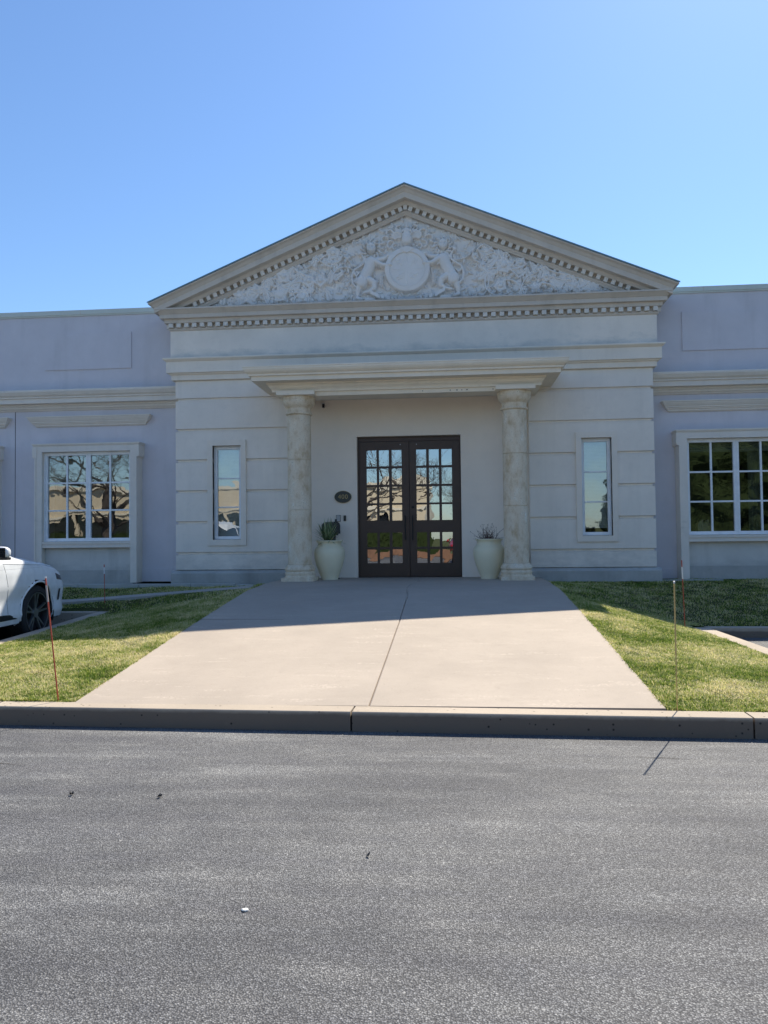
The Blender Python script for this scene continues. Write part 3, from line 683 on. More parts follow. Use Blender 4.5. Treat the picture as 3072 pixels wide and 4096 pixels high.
    mb.build('hood_moulding', M['wingtrim'], wn)
    return (x0, x1, z0, z1)
holes = []
holes.append(wing_window(-7.142, 2.50, [(-6.62, -6.40), (-5.62, -5.46)]))
holes.append(wing_window(-10.06, 2.60, [(-9.8, -9.5)]))
holes.append(wing_window(5.161, 2.90, [(6.30, 6.55)], True))
holes.append(wing_window(8.15, 2.90, [(8.4, 8.7)]))

# ------------------------------------------------------------------ wings
PZ = 5.905
for sx, (xa, xb) in ((-1, (-24., XC - BH + .05)), (1, (XC + BH - .05, 22.))):
    wg = empty('wing'); wg.parent = B
    hs = [h for h in holes if xa < h[0] < xb]; hs = [(h[0] + .0, h[1] - .0, h[2], h[3]) for h in hs]
    mb = MB(); wall_cells(mb, xa, xb, .57, PZ, WALLY, WALLY + .26, [(h[0] - .02, h[1] + .02, h[2] - .3, h[3] + .02) for h in hs])
    # sunk rectangular panels outlined in the parapet
    mb.build('wall', M['wing'], wg)
    mb = MB()
    for k in range(-6, 7):
        pa = (-7.262 + k * 2.95 if sx < 0 else 5.150 + k * 2.95); pb = pa + 1.785
        if pa < xa + .05 or pb > xb - .3: continue
        v = [(pa, WALLY - .001, 4.80), (pb, WALLY - .001, 4.80), (pb, WALLY - .001, 5.53), (pa, WALLY - .001, 5.53)]
        e = .02; v += [(pa + e, WALLY - .02, 4.80 + e), (pb - e, WALLY - .02, 4.80 + e), (pb - e, WALLY - .02, 5.53 - e), (pa + e, WALLY - .02, 5.53 - e)]
        mb = MB(); mb.box(pa, pb, WALLY - .022, WALLY + .01, 4.80, 5.53)
        mb.build('parapet_panel', M['wing'], wg)
    mb = MB()
    mb.box(xa, xb, WALLY - .035, WALLY + .32, PZ, PZ + .088); mb.box(xa, xb, WALLY - .022, WALLY + .0, PZ - .028, PZ)
    mb.build('coping', M['cap'], wg)
    mb = MB()
    for k in range(8):
        jx = (-6.52 + 3.0 * (k - 4)) if sx < 0 else (5.55 + 3.0 * k)
        if xa < jx < xb - .3: mb = MB(); mb.box(jx - .006, jx + .006, WALLY - .0375, WALLY - .03, PZ + .001, PZ + .087); mb.build('coping_joint', M['pedtrim'], wg)
    mb = MB(); y = WALLY; ofs = lambda L: [(y - o, z) for o, z in L]
    prof = [(-.02, 4.375), (.10, 4.372), (.33, 4.352), (.335, 4.335), (.33, 4.305), (.325, 4.30), (.30, 4.255), (.275, 4.232), (.262, 4.226), (.262, 4.20), (.235, 4.196), (.232, 4.192), (.232, 4.108), (.225, 4.10), (.14, 4.098), (.13, 4.07), (.10, 4.045), (.09, 4.02), (.05, 4.00), (.04, 3.985), (.0, 3.98), (-.03, 3.98)]
    mb.sweep([(xa, WALLY), (xb, WALLY)], prof, cap=True)
    mb.build('cornice', M['wingtrim'], wg)
    if sx < 0:
        mb = MB(); mb.box(-7.899, -7.888, WALLY - .0025, WALLY + .01, .6, 3.98); mb.build('wall_joint', M['iron'], wg)
    # smooth base board and shallow pilaster strip beside the entrance block
    mb = MB()
    if sx < 0: mb.box(-5.26, XC - BH + .02, WALLY - .018, WALLY + .01, .565, .822)
    else: mb.box(XC + BH - .02, 4.93, WALLY - .018, WALLY + .01, .565, .75)
    mb.build('base_board', M['wing'], wg)
# roof slabs and back shell closing the rooms against the sky
mb = MB(); mb.box(-24, 22, WALLY + .27, 14, 5.2, 5.3); mb.box(-24, 22, 13.7, 14, 0, 5.2); mb.box(-24, -23.7, .9, 13.7, 0, 5.2); mb.box(21.7, 22, .9, 13.7, 0, 5.2)
mb.build('roof', M['cap'], B)

# ------------------------------------------------------------------ double door
D = empty('double_door'); D.parent = B
yd = .265
Lc = [(-.775, -.567), (-.539, -.335), (-.298, -.095)]; Rc = [(.164, .369), (.403, .604), (.637, .846)]
rowz = [(2.715, 3.036), (2.367, 2.690), (2.020, 2.342), (1.690, 2.000), (1.192, 1.478), (.890, 1.165)]
mb = MB(); mb.box(DX0 + .003, DX1 - .003, yd - .01, yd + .08, 3.19, DZ1 - .003)
mb.box(DX0 + .003, -.905, yd - .01, yd + .08, .625, 3.19); mb.box(.985, DX1 - .003, yd - .01, yd + .08, .625, 3.19); mb.box(DX0, DX1, yd - .1, yd + .1, .55, .6365)
mb.build('door_frame', M['door'], D, bevel=.003)
for nm, xa, xb, cs in (('L', -.902, .036, Lc), ('R', .044, .982, Rc)):
    mb = MB(); wall_cells(mb, xa, xb, .642, 3.186, yd, yd + .045, [(c[0], c[1], r[0], r[1]) for c in cs for r in rowz])
    for c in cs:
        for r in rowz: frame_rect(mb, c[0], c[1], r[0], r[1], .008, yd + .004, yd + .018)
    lf = mb.build('door_leaf', M['door'], D)
    mb = MB(); rr = random.Random(ord(nm))
    for c in cs:
        for r in rowz:
            e = [rr.uniform(-.0006, .0006) for _ in range(4)]
            mb.add([(c[0] - .004, yd + .022 + e[0], r[0] - .004), (c[1] + .004, yd + .022 + e[1], r[0] - .004), (c[1] + .004, yd + .022 + e[2], r[1] + .004), (c[0] - .004, yd + .022 + e[3], r[1] + .004)], [(0, 1, 2, 3)])
    mb.build('pane', M['doorglass'], lf, fix=False)
    hx = -.043 if nm == 'L' else .094
    mb = MB(); mb.tube([(hx, yd - .055, 1.33), (hx, yd - .055, 1.79)], .011, 12)
    for z in (1.38, 1.74): mb.tube([(hx, yd - .055, z), (hx, yd + .005, z)], .008, 8)
    mb.build('handle', M['iron'], lf, smooth=True)
    if nm == 'R':
        mb = MB(); mb.lathe([(.024, 0), (.024, .012), (.016, .02)], 20, (0, 0, 0), 'x')
        mb.v = [(.100 + v[1], yd - v[0], 1.945 + v[2]) for v in mb.v]; mb.build('lock', M['iron'], lf, smooth=True)
    mb = MB(); px = -.13 if nm == 'L' else .175; mb.box(px, px + .012, yd - .006, yd + .002, 3.12, 3.134); mb.build('alarm_sensor', M['white'], lf)
mb = MB(); mb.add([(DX0 - 1.2, .34, .6), (DX1 + 1.2, .34, .6), (DX1 + 1.2, .34, 3.6), (DX0 - 1.2, .34, 3.6), (DX0 - 1.2, 4, .6), (DX1 + 1.2, 4, .6), (DX1 + 1.2, 4, 3.6), (DX0 - 1.2, 4, 3.6)], [(4, 5, 6, 7), (0, 4, 7, 3), (1, 2, 6, 5), (3, 7, 6, 2), (0, 1, 5, 4)])
mb.build('lobby', M['carpet'], D, fix=False)

# ------------------------------------------------------------------ small things by the door
cl_ = empty('ceiling_light', (.07, -.33, 3.975)); tag(cl_, 'small round recessed light in the porch ceiling above the door', 'light')
mb = MB(); mb.lathe([(.115, 0), (.115, -.012), (.098, -.016), (.092, -.012)], 32); mb.build('trim_ring', M['white'], cl_, smooth=True)
mb = MB(); mb.lathe([(.090, -.004), (.05, -.014), (.01, -.016)], 32); mb.build('lens', M['lens'], cl_, smooth=True)
sg = empty('number_plaque', (-1.201, .15, 2.149)); tag(sg, 'dark oval plaque reading 400 on the wall left of the glass doors', 'sign')
def oval(rx, rz, y0, y1, n=56): 
    mb = MB(); v = [(rx * math.cos(2 * math.pi * k / n), y, rz * math.sin(2 * math.pi * k / n)) for y in (y0, y1) for k in range(n)]
    mb.add(v, [tuple(range(n)), tuple(range(2 * n - 1, n - 1, -1))] + [(k, (k + 1) % n, n + (k + 1) % n, n + k) for k in range(n)]); return mb
oval(.163, .116, -.022, 0).build('rim', M['brass'], sg); oval(.158, .111, -.026, -.0225).build('plate', M['signface'], sg)
cu = bpy.data.curves.new('digits', 'FONT'); cu.body = '400'; cu.size = .118; cu.align_x = 'CENTER'; cu.align_y = 'CENTER'; cu.extrude = .002; cu.offset = -.0018; cu.space_character = 1.1
tmp = bpy.data.objects.new('digits_tmp', cu); COL.objects.link(tmp); bpy.context.view_layer.update()
me = bpy.data.meshes.new_from_object(tmp.evaluated_get(bpy.context.evaluated_depsgraph_get())); COL.objects.unlink(tmp); bpy.data.objects.remove(tmp)
me.materials.clear(); me.materials.append(M['brass']); dg = link(bpy.data.objects.new('digits', me), sg); dg.rotation_euler = (math.pi / 2, 0, 0); dg.location = (0, -.029, 0)
kp = empty('keypad', (-1.294, .15, 1.749)); tag(kp, 'white entry keypad in a black case above the mailbox', 'keypad')
mb = MB(); mb.box(-.041, .041, -.022, 0, -.062, .062); mb.build('case', M['black'], kp, bevel=.004)
mb = MB(); mb.box(-.031, .031, -.026, -.0215, -.052, .052); mb.build('face', M['white'], kp)
mb = MB()
for r in range(4):
    for c in range(3): mb.box(-.022 + c * .017, -.012 + c * .017, -.029, -.0255, -.036 + r * .021, -.024 + r * .021)
mb.build('button', M['black'], kp)
db = empty('door_intercom', (-1.171, .15, 1.750)); tag(db, 'small dark intercom box between the keypad and the doors', 'intercom')
mb = MB(); mb.box(-.024, .024, -.02, 0, -.053, .053); mb.build('case', M['signface'], db, bevel=.004); mb = MB(); mb.lathe([(.012, 0), (.012, .004), (.008, .006)], 16, (0, 0, 0), 'x'); mb.v = [(v[1], -.02 - v[0], v[2] - .02) for v in mb.v]; mb.build('button', M['black'], db)
cc = empty('security_camera', (-1.55, .10, 3.90)); tag(cc, 'tiny dark security camera high on the porch wall beside the left column', 'camera')
mb = MB(); mb.box(-.02, .02, -.045, .02, -.07, .0); mb.build('housing', M['iron'], cc, bevel=.006); mb = MB(); mb.box(-.026, .026, -.05, .05, 0, .008); mb.build('mount', M['white'], cc)
mx = empty('mailbox', (-1.40, -.12, .635), math.radians(38)); tag(mx, 'black post-mounted mailbox standing behind the yucca pot', 'mailbox')
mb = MB(); n = 14; prof = [(-.085, 0), (.085, 0), (.085, .13)] + [(.085 * math.cos(t), .13 + .085 * math.sin(t)) for t in np.linspace(0, math.pi, n)][1:-1] + [(-.085, .13)]
v = [(x, y, z + .83) for y in (-.19, .19) for x, z in prof]; k = len(prof)
mb.add(v, [tuple(range(k)), tuple(range(2 * k - 1, k - 1, -1))] + [(i, (i + 1) % k, k + (i + 1) % k, k + i) for i in range(k)]); mb.build('box', M['iron'], mx, smooth=30)
mb = MB(); pr = [(x * 1.06, (z - .1) * 1.05 + .1) for x, z in prof]; v = [(x, y, z + .83) for y in (-.202, -.185) for x, z in pr]
mb.add(v, [tuple(range(k)), tuple(range(2 * k - 1, k - 1, -1))] + [(i, (i + 1) % k, k + (i + 1) % k, k + i) for i in range(k)]); mb.box(-.014, .014, -.212, -.186, 1.04, 1.09); mb.build('door', M['black'], mx)
mb = MB(); mb.box(-.035, .035, -.13, -.06, 0, .80); mb.box(-.07, .07, -.19, -.06, 0, .02); mb.box(-.05, .05, -.2, .2, .80, .829); mb.build('post', M['iron'], mx)

def pot(x, y, label):
    p = empty('planter_pot', (x, y, .636)); tag(p, label, 'planter', 'cream urn planters flanking the doors')
    mb = MB(); mb.lathe([(.148, 0), (.152, .012), (.150, .03), (.190, .12), (.238, .25), (.266, .36), (.279, .45), (.277, .51), (.262, .555), (.236, .585), (.218, .598), (.212, .622), (.212, .655), (.224, .676), (.240, .684), (.245, .692), (.243, .702), (.232, .707), (.215, .704), (.208, .66), (.2, .63)], 56)
    mb.build('urn', M['pot'], p, smooth=50)
    mb = MB(); mb.lathe([(.204, .625), (.204, .66), (.1, .675), (.02, .678)], 32); mb.build('soil', M['soil'], p)
PY = -.42
pot(-1.375, PY, 'cream urn planter holding the spiky yucca left of the doors'); pot(1.475, PY, 'cream urn planter holding the dry twigs right of the doors')
yu = empty('yucca_plant', (-1.40, PY - .03, 1.29)); tag(yu, 'spiky green yucca with sword leaves growing in the left urn', 'plant')
mb = MB(); rs = random.Random(4)
for k in range(105):
    a = rs.uniform(0, 6.28); el = rs.choice([rs.uniform(.95, 1.5), rs.uniform(.45, 1.1), rs.uniform(.0, .6)]); L = rs.uniform(.28, .44); w = rs.uniform(.010, .016)
    dr = Vector((math.cos(a) * math.cos(el), math.sin(a) * math.cos(el), math.sin(el))); sd = Vector((-math.sin(a), math.cos(a), 0)); p0 = Vector((rs.uniform(-.05, .05), rs.uniform(-.05, .05), rs.uniform(0, .08)))
    vs = []
    for t in (0, .35, .7, 1):
        c = p0 + dr * L * t + Vector((0, 0, -.06 * t * t * (1.4 - el)))
        ww = w * (1 - .75 * t ** 2) if t < 1 else .001; vs += [c - sd * ww, c + sd * ww]
    mb.add(vs, [(0, 1, 3, 2), (2, 3, 5, 4), (4, 5, 7, 6)])
mb.build('foliage', M['yucca'], yu, fix=False); mb = MB(); mb.tube([(0, 0, 0), (0, 0, .12)], [.04, .03], 10); mb.build('stem', M['twig'], yu)
tw = empty('dry_plant', (1.475, PY, 1.30)); tag(tw, 'dry brown twiggy plant standing in the right urn', 'plant')
mb = MB(); rs = random.Random(9)
for k in range(150):
    a = rs.uniform(0, 6.28); el = rs.uniform(.25, 1.5); L = rs.uniform(.10, .34) if k > 60 else rs.uniform(.06, .16); pts = []; p = Vector((rs.uniform(-.12, .12), rs.uniform(-.1, .1), 0)); d = Vector((math.cos(a) * math.cos(el), math.sin(a) * math.cos(el), math.sin(el)))
    for q in range(5): pts.append(p.copy()); p = p + d * L / 4; d = (d + Vector((rs.uniform(-.3, .3), rs.uniform(-.3, .3), rs.uniform(-.25, .1)))).normalized()
    mb.tube(pts, [.0030, .0026, .0022, .002, .0015], 3)
    if k % 2:
        e = pts[-1]; mb.add([e + Vector((-.008, 0, -.004)), e + Vector((.008, .002, 0)), e + Vector((.002, 0, .012))], [(0, 1, 2)])
        mb.add([pts[2] + Vector((-.01, 0, 0)), pts[2] + Vector((.006, .004, .006)), pts[2] + Vector((0, 0, .014))], [(0, 1, 2)])
mb.build('twigs', M['twig'], tw, fix=False)

# ------------------------------------------------------------------ ground
def rampz(y): return float(np.interp(y, [-8.26, -5.6, -4.0, -2.7, -1.5, .4], [.120, .372, .512, .612, .640, .637]))
rxl = lambda y: float(np.interp(y, [-8.26, -1.6], [-2.18, -2.30])); rxr = lambda y: 2.395
kf = lambda x: -8.466 - .027 * (x - .07); kb = lambda x: -8.272 - .022 * (x - .07)
# --- lawn height by thin-plate interpolation of levelled points
cp = []
for y in (-8.25, -7, -5.6, -4.6, -3.6, -2.6, -1.6): cp += [(rxl(y), y, rampz(y) - .008), (2.395, y, rampz(y) - .008)]
for x in (-4.3, -3.4, -2.6, 2.6, 3.3, 4.0): cp.append((x, -8.25, .112))
cp += [(-4.42, -8, .115), (-4.42, -5.7, .19), (-4.42, -4.2, .235), (-4.42, -3.4, .262), (-4.42, -2.75, .297), (-6, -2.75, .30), (-9, -2.75, .30), (-14, -2.75, .30)]
for x in (-14, -9, -7, -5.6): cp += [(x, -2.4, .372 if x < -5 else .38), (x, -1.6, .382)]
for x in (-4.5, -3.6, -2.83): z = .38 + (x + 5.6) * .0722; cp += [(x, -2.4, z), (x, -1.6, z)]
for x in (-14, -8, -6, -4.5, -3.2, -2.4): cp += [(x, -.80, .545), (x, 0, .53), (x, 1.2, .53)]
cp += [(4.12, -7.6, .118), (4.12, -5.7, .122), (4.08, -4.6, .13), (4.0, -3.5, .145), (5, -3.45, .145), (8, -3.45, .15), (14, -3.45, .15), (3.3, -4.3, .30), (3.1, -6.2, .215)]
for x in (2.6, 3.5, 5, 8, 14): cp += [(x, -.06, .552), (x, .5, .56), (x, 1.2, .56)]
cp += [(3.2, -1.2, .54), (4.2, -1.3, .46), (7, -1.5, .40), (3.2, -2.7, .44)]
cp = np.array(cp)
def tps(A, P):
    r = np.hypot(A[:, None, 0] - P[None, :, 0], A[:, None, 1] - P[None, :, 1]); return np.where(r > 1e-9, r * r * np.log(np.maximum(r, 1e-9)), 0)
K = tps(cp, cp) + np.eye(len(cp)) * .03; PP = np.c_[np.ones(len(cp)), cp[:, :2]]; AA = np.block([[K, PP], [PP.T, np.zeros((3, 3))]]); cf = np.linalg.solve(AA, np.r_[cp[:, 2], 0, 0, 0])
def lawnz(x, y):
    x = np.asarray(x, float).ravel(); y = np.asarray(y, float).ravel(); out = np.empty(len(x))
    for i in range(0, len(x), 20000):
        q = np.c_[x[i:i + 20000], y[i:i + 20000]]; out[i:i + 20000] = tps(q, cp) @ cf[:-3] + np.c_[np.ones(len(q)), q] @ cf[-3:]
    return out
LKX = lambda y: -4.43; RKX = 4.10
def in_lawn(x, y, m=0.):
    isl = (y > kb(x) + m) & (x > -4.43 + m) & (x < np.interp(y, [-8, -3.5], [4.13, 4.0]) - m)
    lft = (x < -4.43 + m) & (y > -2.66 + m) & (x > -12); rgt = (x > 4.0 - m) & (y > -3.36 + m) & (x < 13)
    ok = (isl | lft | rgt)
    ok &= ~((x > rxl_v(y) - m) & (x < 2.395 + m) & (y < 0.4))
    corner_l = (x < -3.4) & (y < -7.2) & (np.hypot(x + 3.4, y + 7.2) > 1.03); corner_r = (x > 3.1) & (y < -7.35) & (np.hypot(x - 3.1, y + 7.35) > 1.03)
    return ok & ~corner_l & ~corner_r
rxl_v = lambda y: np.interp(y, [-8.26, -1.6], [-2.18, -2.30])
def lawn_patch(x0, x1, y0, y1, st):
    xs = np.arange(x0, x1 + st / 2, st); ys = np.arange(y0, y1 + st / 2, st); gx, gy = np.meshgrid(xs, ys); z = lawnz(gx, gy) + .006 * np.sin(gx.ravel() * 9) * np.sin(gy.ravel() * 7)
    un = ((gx > rxl_v(gy) + .03) & (gx < 2.365)).ravel(); z = np.where(un, -.3, z)
    if True:
        uw = ((gy > -2.37) & (gy < -1.63) & (gx < -2.2) & (gx > -30)).ravel(); z = np.where(uw, z - .05, z)
    X_, Y_ = gx.ravel(), gy.ravel()
    z = np.where((X_ < -4.43) & (Y_ < -2.60), np.minimum(z, .285), z); z = np.where((X_ > 4.0) & (Y_ < -3.30), np.minimum(z, .135), z)
    z = np.where((X_ < -4.38) & (Y_ < -2.6), np.minimum(z, np.interp(Y_, [-8.4, -7.5, -5.7, -3.4, -2.65], [.12, .135, .193, .262, .298]) - .012), z); z = np.where((X_ > 4.02) & (Y_ < -3.3), np.minimum(z, .112), z); z = np.where((Y_ < kb(X_) + .05), np.minimum(z, .110), z)
    V = np.c_[X_, Y_, z]; F = grid_faces(len(xs), len(ys)); cx = V[F, 0].mean(1); cyy = V[F, 1].mean(1)
    keep = ((cyy > kb(cx) - .05) & (cx > -4.47) & (cx < 4.14)) | ((cx <= -4.4) & (cyy > -2.7)) | ((cx >= 4.0) & (cyy > -3.42))
    cl1 = (cx < -3.4) & (cyy < -7.2) & (np.hypot(cx + 3.4, cyy + 7.2) > 1.06); cr1 = (cx > 3.1) & (cyy < -7.35) & (np.hypot(cx - 3.1, cyy + 7.35) > 1.06)
    return V, F[keep & ~cl1 & ~cr1]
V, F = lawn_patch(-14, 14, -8.4, 1.0, .05)
used = np.unique(F); mp = np.full(len(V), -1); mp[used] = np.arange(len(used))
lw = npmesh('lawn', V[used], mp[F], M['turf'], smooth=True); tag(lw, kind='structure')
# blades
def grass(n, x0, x1, y0, y1, hmin, hmax, wd):
    x = RNG.uniform(x0, x1, n); y = RNG.uniform(y0, y1, n)
    ok = in_lawn(x, y, .004) & ~((y > -2.42) & (y < -1.58) & (x < -2.2)) & ~((y > -.80) & (x < -2.2)) & ~(y > .36) & ~((y > -.10) & (np.abs(x - XC) < BH + .1))
    x, y = x[ok], y[ok]; return x, y, np.full(len(x), hmin), np.full(len(x), hmax), np.full(len(x), wd)
parts = [grass(260000, -4.45, -2.1, -8.3, -3.2, .014, .052, .0029), grass(230000, 2.38, 4.15, -8.35, -3.2, .014, .048, .0028), grass(45000, -7, -2.1, -3.2, -.75, .02, .05, .004),
         grass(110000, 2.38, 12, -3.5, .4, .02, .05, .004)]
# taller tufts along the slab edges
m = 9000; ty = RNG.uniform(-8.2, -1.7, m); side = RNG.random(m) < .5; tx = np.where(side, rxl_v(ty) - np.abs(RNG.normal(0, .035, m)) + .018, 2.380 + np.abs(RNG.normal(0, .04, m)))
parts.append((tx, ty, np.full(m, .02), np.full(m, .055), np.full(m, .0030)))
m = 5000; tx = RNG.choice([RNG.uniform(-4.3, -2.2), 0], m) * 0 + np.where(RNG.random(m) < .5, RNG.uniform(-3.5, -2.2, m), RNG.uniform(2.42, 3.4, m)); ty = kb(tx) + np.abs(RNG.normal(0, .03, m)) + .004
parts.append((tx, ty, np.full(m, .025), np.full(m, .055), np.full(m, .003)))
x = np.concatenate([p[0] for p in parts]); y = np.concatenate([p[1] for p in parts]); hm = np.concatenate([p[2] for p in parts]); hx = np.concatenate([p[3] for p in parts]); wd = np.concatenate([p[4] for p in parts])
n = len(x); z = lawnz(x, y) - .004; clump = .72 + .28 * np.sin(x * 13 + 3 * np.sin(y * 5)) * np.sin(y * 11 + 2 * np.sin(x * 7)); h = (hm + (hx - hm) * RNG.random(n) ** 1.4) * clump
az = RNG.uniform(0, 6.283, n); ln = RNG.uniform(.15, 1.25, n); dx, dy = np.cos(az), np.sin(az); sx_, sy_ = -dy, dx
w = wd * RNG.uniform(.6, 1.2, n); P0 = np.stack([x, y, z], 1); Sv = np.stack([sx_, sy_, 0 * x], 1) * w[:, None]
mid = P0 + np.stack([dx * h * ln * .35, dy * h * ln * .35, h * .62], 1); tip = P0 + np.stack([dx * h * ln, dy * h * ln, h * (1.05 - .25 * ln)], 1)
V = np.stack([P0 - Sv, P0 + Sv, mid - Sv * .7, mid + Sv * .7, tip - Sv * .08, tip + Sv * .08], 1).reshape(-1, 3); b = np.arange(n)[:, None] * 6
F = np.concatenate([b + np.array([[0, 1, 3, 2]]), b + np.array([[2, 3, 5, 4]])], 1).reshape(-1, 4)
gr = npmesh('grass', V, F, M['blades']); tag(gr, 'short patchy green and straw coloured grass on both lawns', 'grass', kind='stuff')

# --- concrete ramp with centre joint
def ramp():
    ys = list(np.arange(-8.262, .14, .06)) + [.14]; ys = [y for y in ys]; out = []
    jx = lambda y: float(np.interp(y, [-8.26, -6.9, -5.1, -3.3, -2.4, -1.8, -1.3, .2], [.18, .19, .20, .19, .13, .16, .24, .22])) + (.010 * math.sin(y * 23) + .008 * math.sin(y * 51) if y > -3.6 else 0)
    mb = MB(); g = .0026
    for part in (0, 1):
        vs = []
        for y in ys:
            xl = rxl(y) if y < -1.55 else max(rxl(y), -2.30); xr = 2.395
            if part == 0: a, bb = xl, jx(y) - g
            else: a, bb = jx(y) + g, xr
            z = rampz(y) + (.0 if y > -8.2 else 0)
            n_ = 8; row = [(a + .012, y, z - .0)] + [(a + (bb - a) * k / n_, y, z) for k in range(1, n_)] + [(bb - .005, y, z)]
            vs += [(a, y, z - .14), (a, y, z - .010)] + row + [(bb, y, z - .006), (bb, y, z - .14)]
        k = 13
        mb.add(vs, [(i * k + j, i * k + j + 1, (i + 1) * k + j + 1, (i + 1) * k + j) for i in range(len(ys) - 1) for j in range(k - 1)] + [tuple(range(k))])
    o = mb.build('ramp', M['concrete'], smooth=20); tag(o, kind='structure'); return o
ramp()
mb = MB(); mb.box(-2.3, 2.39, -8.26, .1, -.1, .0); 
# dark joint filling seen in the centre crack and the cross joint
mb = MB()
for i in range(int((8.2) / .06)):
    y = -8.25 + i * .06; z = rampz(y) - .02; z2_ = rampz(y + .06) - .02; mb.add([(.05, y, z), (.32, y, z), (.32, y + .06, z2_), (.05, y + .06, z2_)], [(0, 1, 2, 3)])
jf = mb.build('joint_filler', M['mulch']); tag(jf, kind='structure')
mb = MB(); y = -5.02
for (a, b_) in ((-2.235, -1.2),):
    mb.add([(a, y - .005, rampz(y) + .0025), (b_, y - .003, rampz(y) + .0025), (b_, y + .003, rampz(y) + .0035), (a, y + .005, rampz(y) + .0035)], [(0, 1, 2, 3)])
cj = mb.build('ramp_joint', M['soil']); tag(cj, kind='structure')
# --- walk on the left, edging stones and beds
mb = MB(); vs = []
xs = np.linspace(-14, -2.29, 60)
wz = lambda x: float(np.interp(x, [-14, -8, -5.6, -2.83, -2.29], [.375, .376, .382, .580, .625]))
for x in xs: z = wz(x) + .012; vs += [(x, -2.40, z - .12), (x, -2.40, z), (x, -1.60, z), (x, -1.60, z - .12)]
mb.add(vs, [(i * 4 + j, i * 4 + j + 1, (i + 1) * 4 + j + 1, (i + 1) * 4 + j) for i in range(len(xs) - 1) for j in range(3)])
wk = mb.build('walk', M['walk'], smooth=30); tag(wk, kind='structure')
mb = MB(); rs = random.Random(2); x = -14.
while x < -2.4:
    L = rs.uniform(.8, 1.15); L = min(L, -2.33 - x); e = rs.uniform(-.006, .006); mb.box(x, x + L - .008, -.80 + e, -.67 + e, .42, .600 + e * .7 - (.02 if x > -3.6 else 0)); x += L
eg = mb.build('stone_edging', M['edging'], bevel=.008); tag(eg, 'row of grey stone edging blocks along the bed under the left wing', 'edging')
mb = MB(); mb.box(-14, -2.3, -.68, .6, .3, .515); bd = mb.build('planting_bed', M['soil']); tag(bd, kind='structure')
mb = MB(); mb.box(4.3, 5.6, -.02, .1, .3, .575); mb.build('bed_strip', M['edging']) and tag(bpy.data.objects['bed_strip'], kind='structure')

# --- kerbs
def kprof(h): return [(0, -.10), (0, h - .014), (-.012, h), (-.192, h), (-.192, -.10)]
def kerb(path, zf, base=0., name='kerb', wdt=.19):
    mb = MB(); prof = [(0, -.25), (0, -.007), (-.006, 0.), (-wdt, 0.), (-wdt, -.25)]
    p2 = []
    mb2 = MB(); mb2.sweep(path, [(o, z) for o, z in prof], closed=True, cap=True)
    k = len(prof); vv = []
    for i, p in enumerate(path):
        for j in range(k): v = mb2.v[i * k + j]; vv.append((v[0], v[1], v[2] + zf(p)))
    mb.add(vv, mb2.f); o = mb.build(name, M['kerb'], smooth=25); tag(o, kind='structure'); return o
front = lambda x: .120
def arc(cx, cy, r, a0, a1, n=10): return [(cx + r * math.cos(math.radians(a0 + (a1 - a0) * k / n)), cy + r * math.sin(math.radians(a0 + (a1 - a0) * k / n))) for k in range(n + 1)]
lk = lambda p: float(np.interp(p[1], [-8.4, -7.5, -5.7, -3.4, -2.65], [.12, .135, .193, .262, .298]))
rkz = lambda p: float(np.interp(p[1], [-8.4, -5.7, -3.4], [.12, .125, .148]))
# left side: end kerb -> down the lot side -> round the corner -> front (outward = right of travel)
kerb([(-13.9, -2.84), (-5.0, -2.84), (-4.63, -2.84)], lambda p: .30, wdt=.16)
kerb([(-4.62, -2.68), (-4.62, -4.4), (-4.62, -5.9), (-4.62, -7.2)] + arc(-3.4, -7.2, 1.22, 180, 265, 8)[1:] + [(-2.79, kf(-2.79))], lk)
def fseg(a, b):
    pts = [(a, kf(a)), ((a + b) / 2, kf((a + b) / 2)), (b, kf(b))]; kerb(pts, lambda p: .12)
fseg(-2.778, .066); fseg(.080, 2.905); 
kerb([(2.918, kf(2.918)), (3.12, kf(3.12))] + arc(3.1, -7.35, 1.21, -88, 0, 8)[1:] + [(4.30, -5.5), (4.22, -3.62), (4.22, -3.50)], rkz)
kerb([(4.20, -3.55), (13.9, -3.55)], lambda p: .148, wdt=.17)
mb = MB(); mb.box(.03, .12, kf(.07) + .03, kb(.07) - .01, -.1, .085); mb.box(2.88, 2.94, kf(2.9) + .03, kb(2.9) - .01, -.1, .085); mb.box(-2.8, -2.76, kf(-2.8) + .03, kb(-2.8) - .01, -.1, .085)
o = mb.build('kerb_joint', M['soil']); tag(o, kind='structure')
# --- asphalt sheet, rising gently into both side lots
xs = np.concatenate([np.linspace(-90, -14, 12), np.arange(-13, 13.1, .5), np.linspace(14, 90, 12)]); ys = np.concatenate([np.linspace(-60, -10, 30), np.arange(-9.5, .01, .25), [1, 4, 14, 60]])
gx, gy = np.meshgrid(xs, ys)
zl = np.interp(gy, [-8.3, -7.0, -5.7, -3.4, -2.65, 0], [-.025, .015, .045, .105, .125, .14]); zr_ = np.interp(gy, [-8.3, -5.7, -3.4, 0], [-.025, 0.003, .018, .02])
tt = np.clip((gx + 4.0) / 8, 0, 1); z = np.where(gx < 0, zl, zr_); z = np.where((np.abs(gx) < 4.2) & (gy > -8.2), -.12, z); z = np.where(gy > -2.4, -.12, z)
asp = npmesh('asphalt', np.c_[gx.ravel(), gy.ravel(), z.ravel()], grid_faces(len(xs), len(ys)), M['asphalt'], smooth=True); tag(asp, kind='structure')
mb = MB(); mb.add([(-700, -700, -.16), (700, -700, -.16), (700, 700, -.16), (-700, 700, -.16)], [(0, 1, 2, 3)]); gd = mb.build('ground', M['turf']); tag(gd, kind='structure')

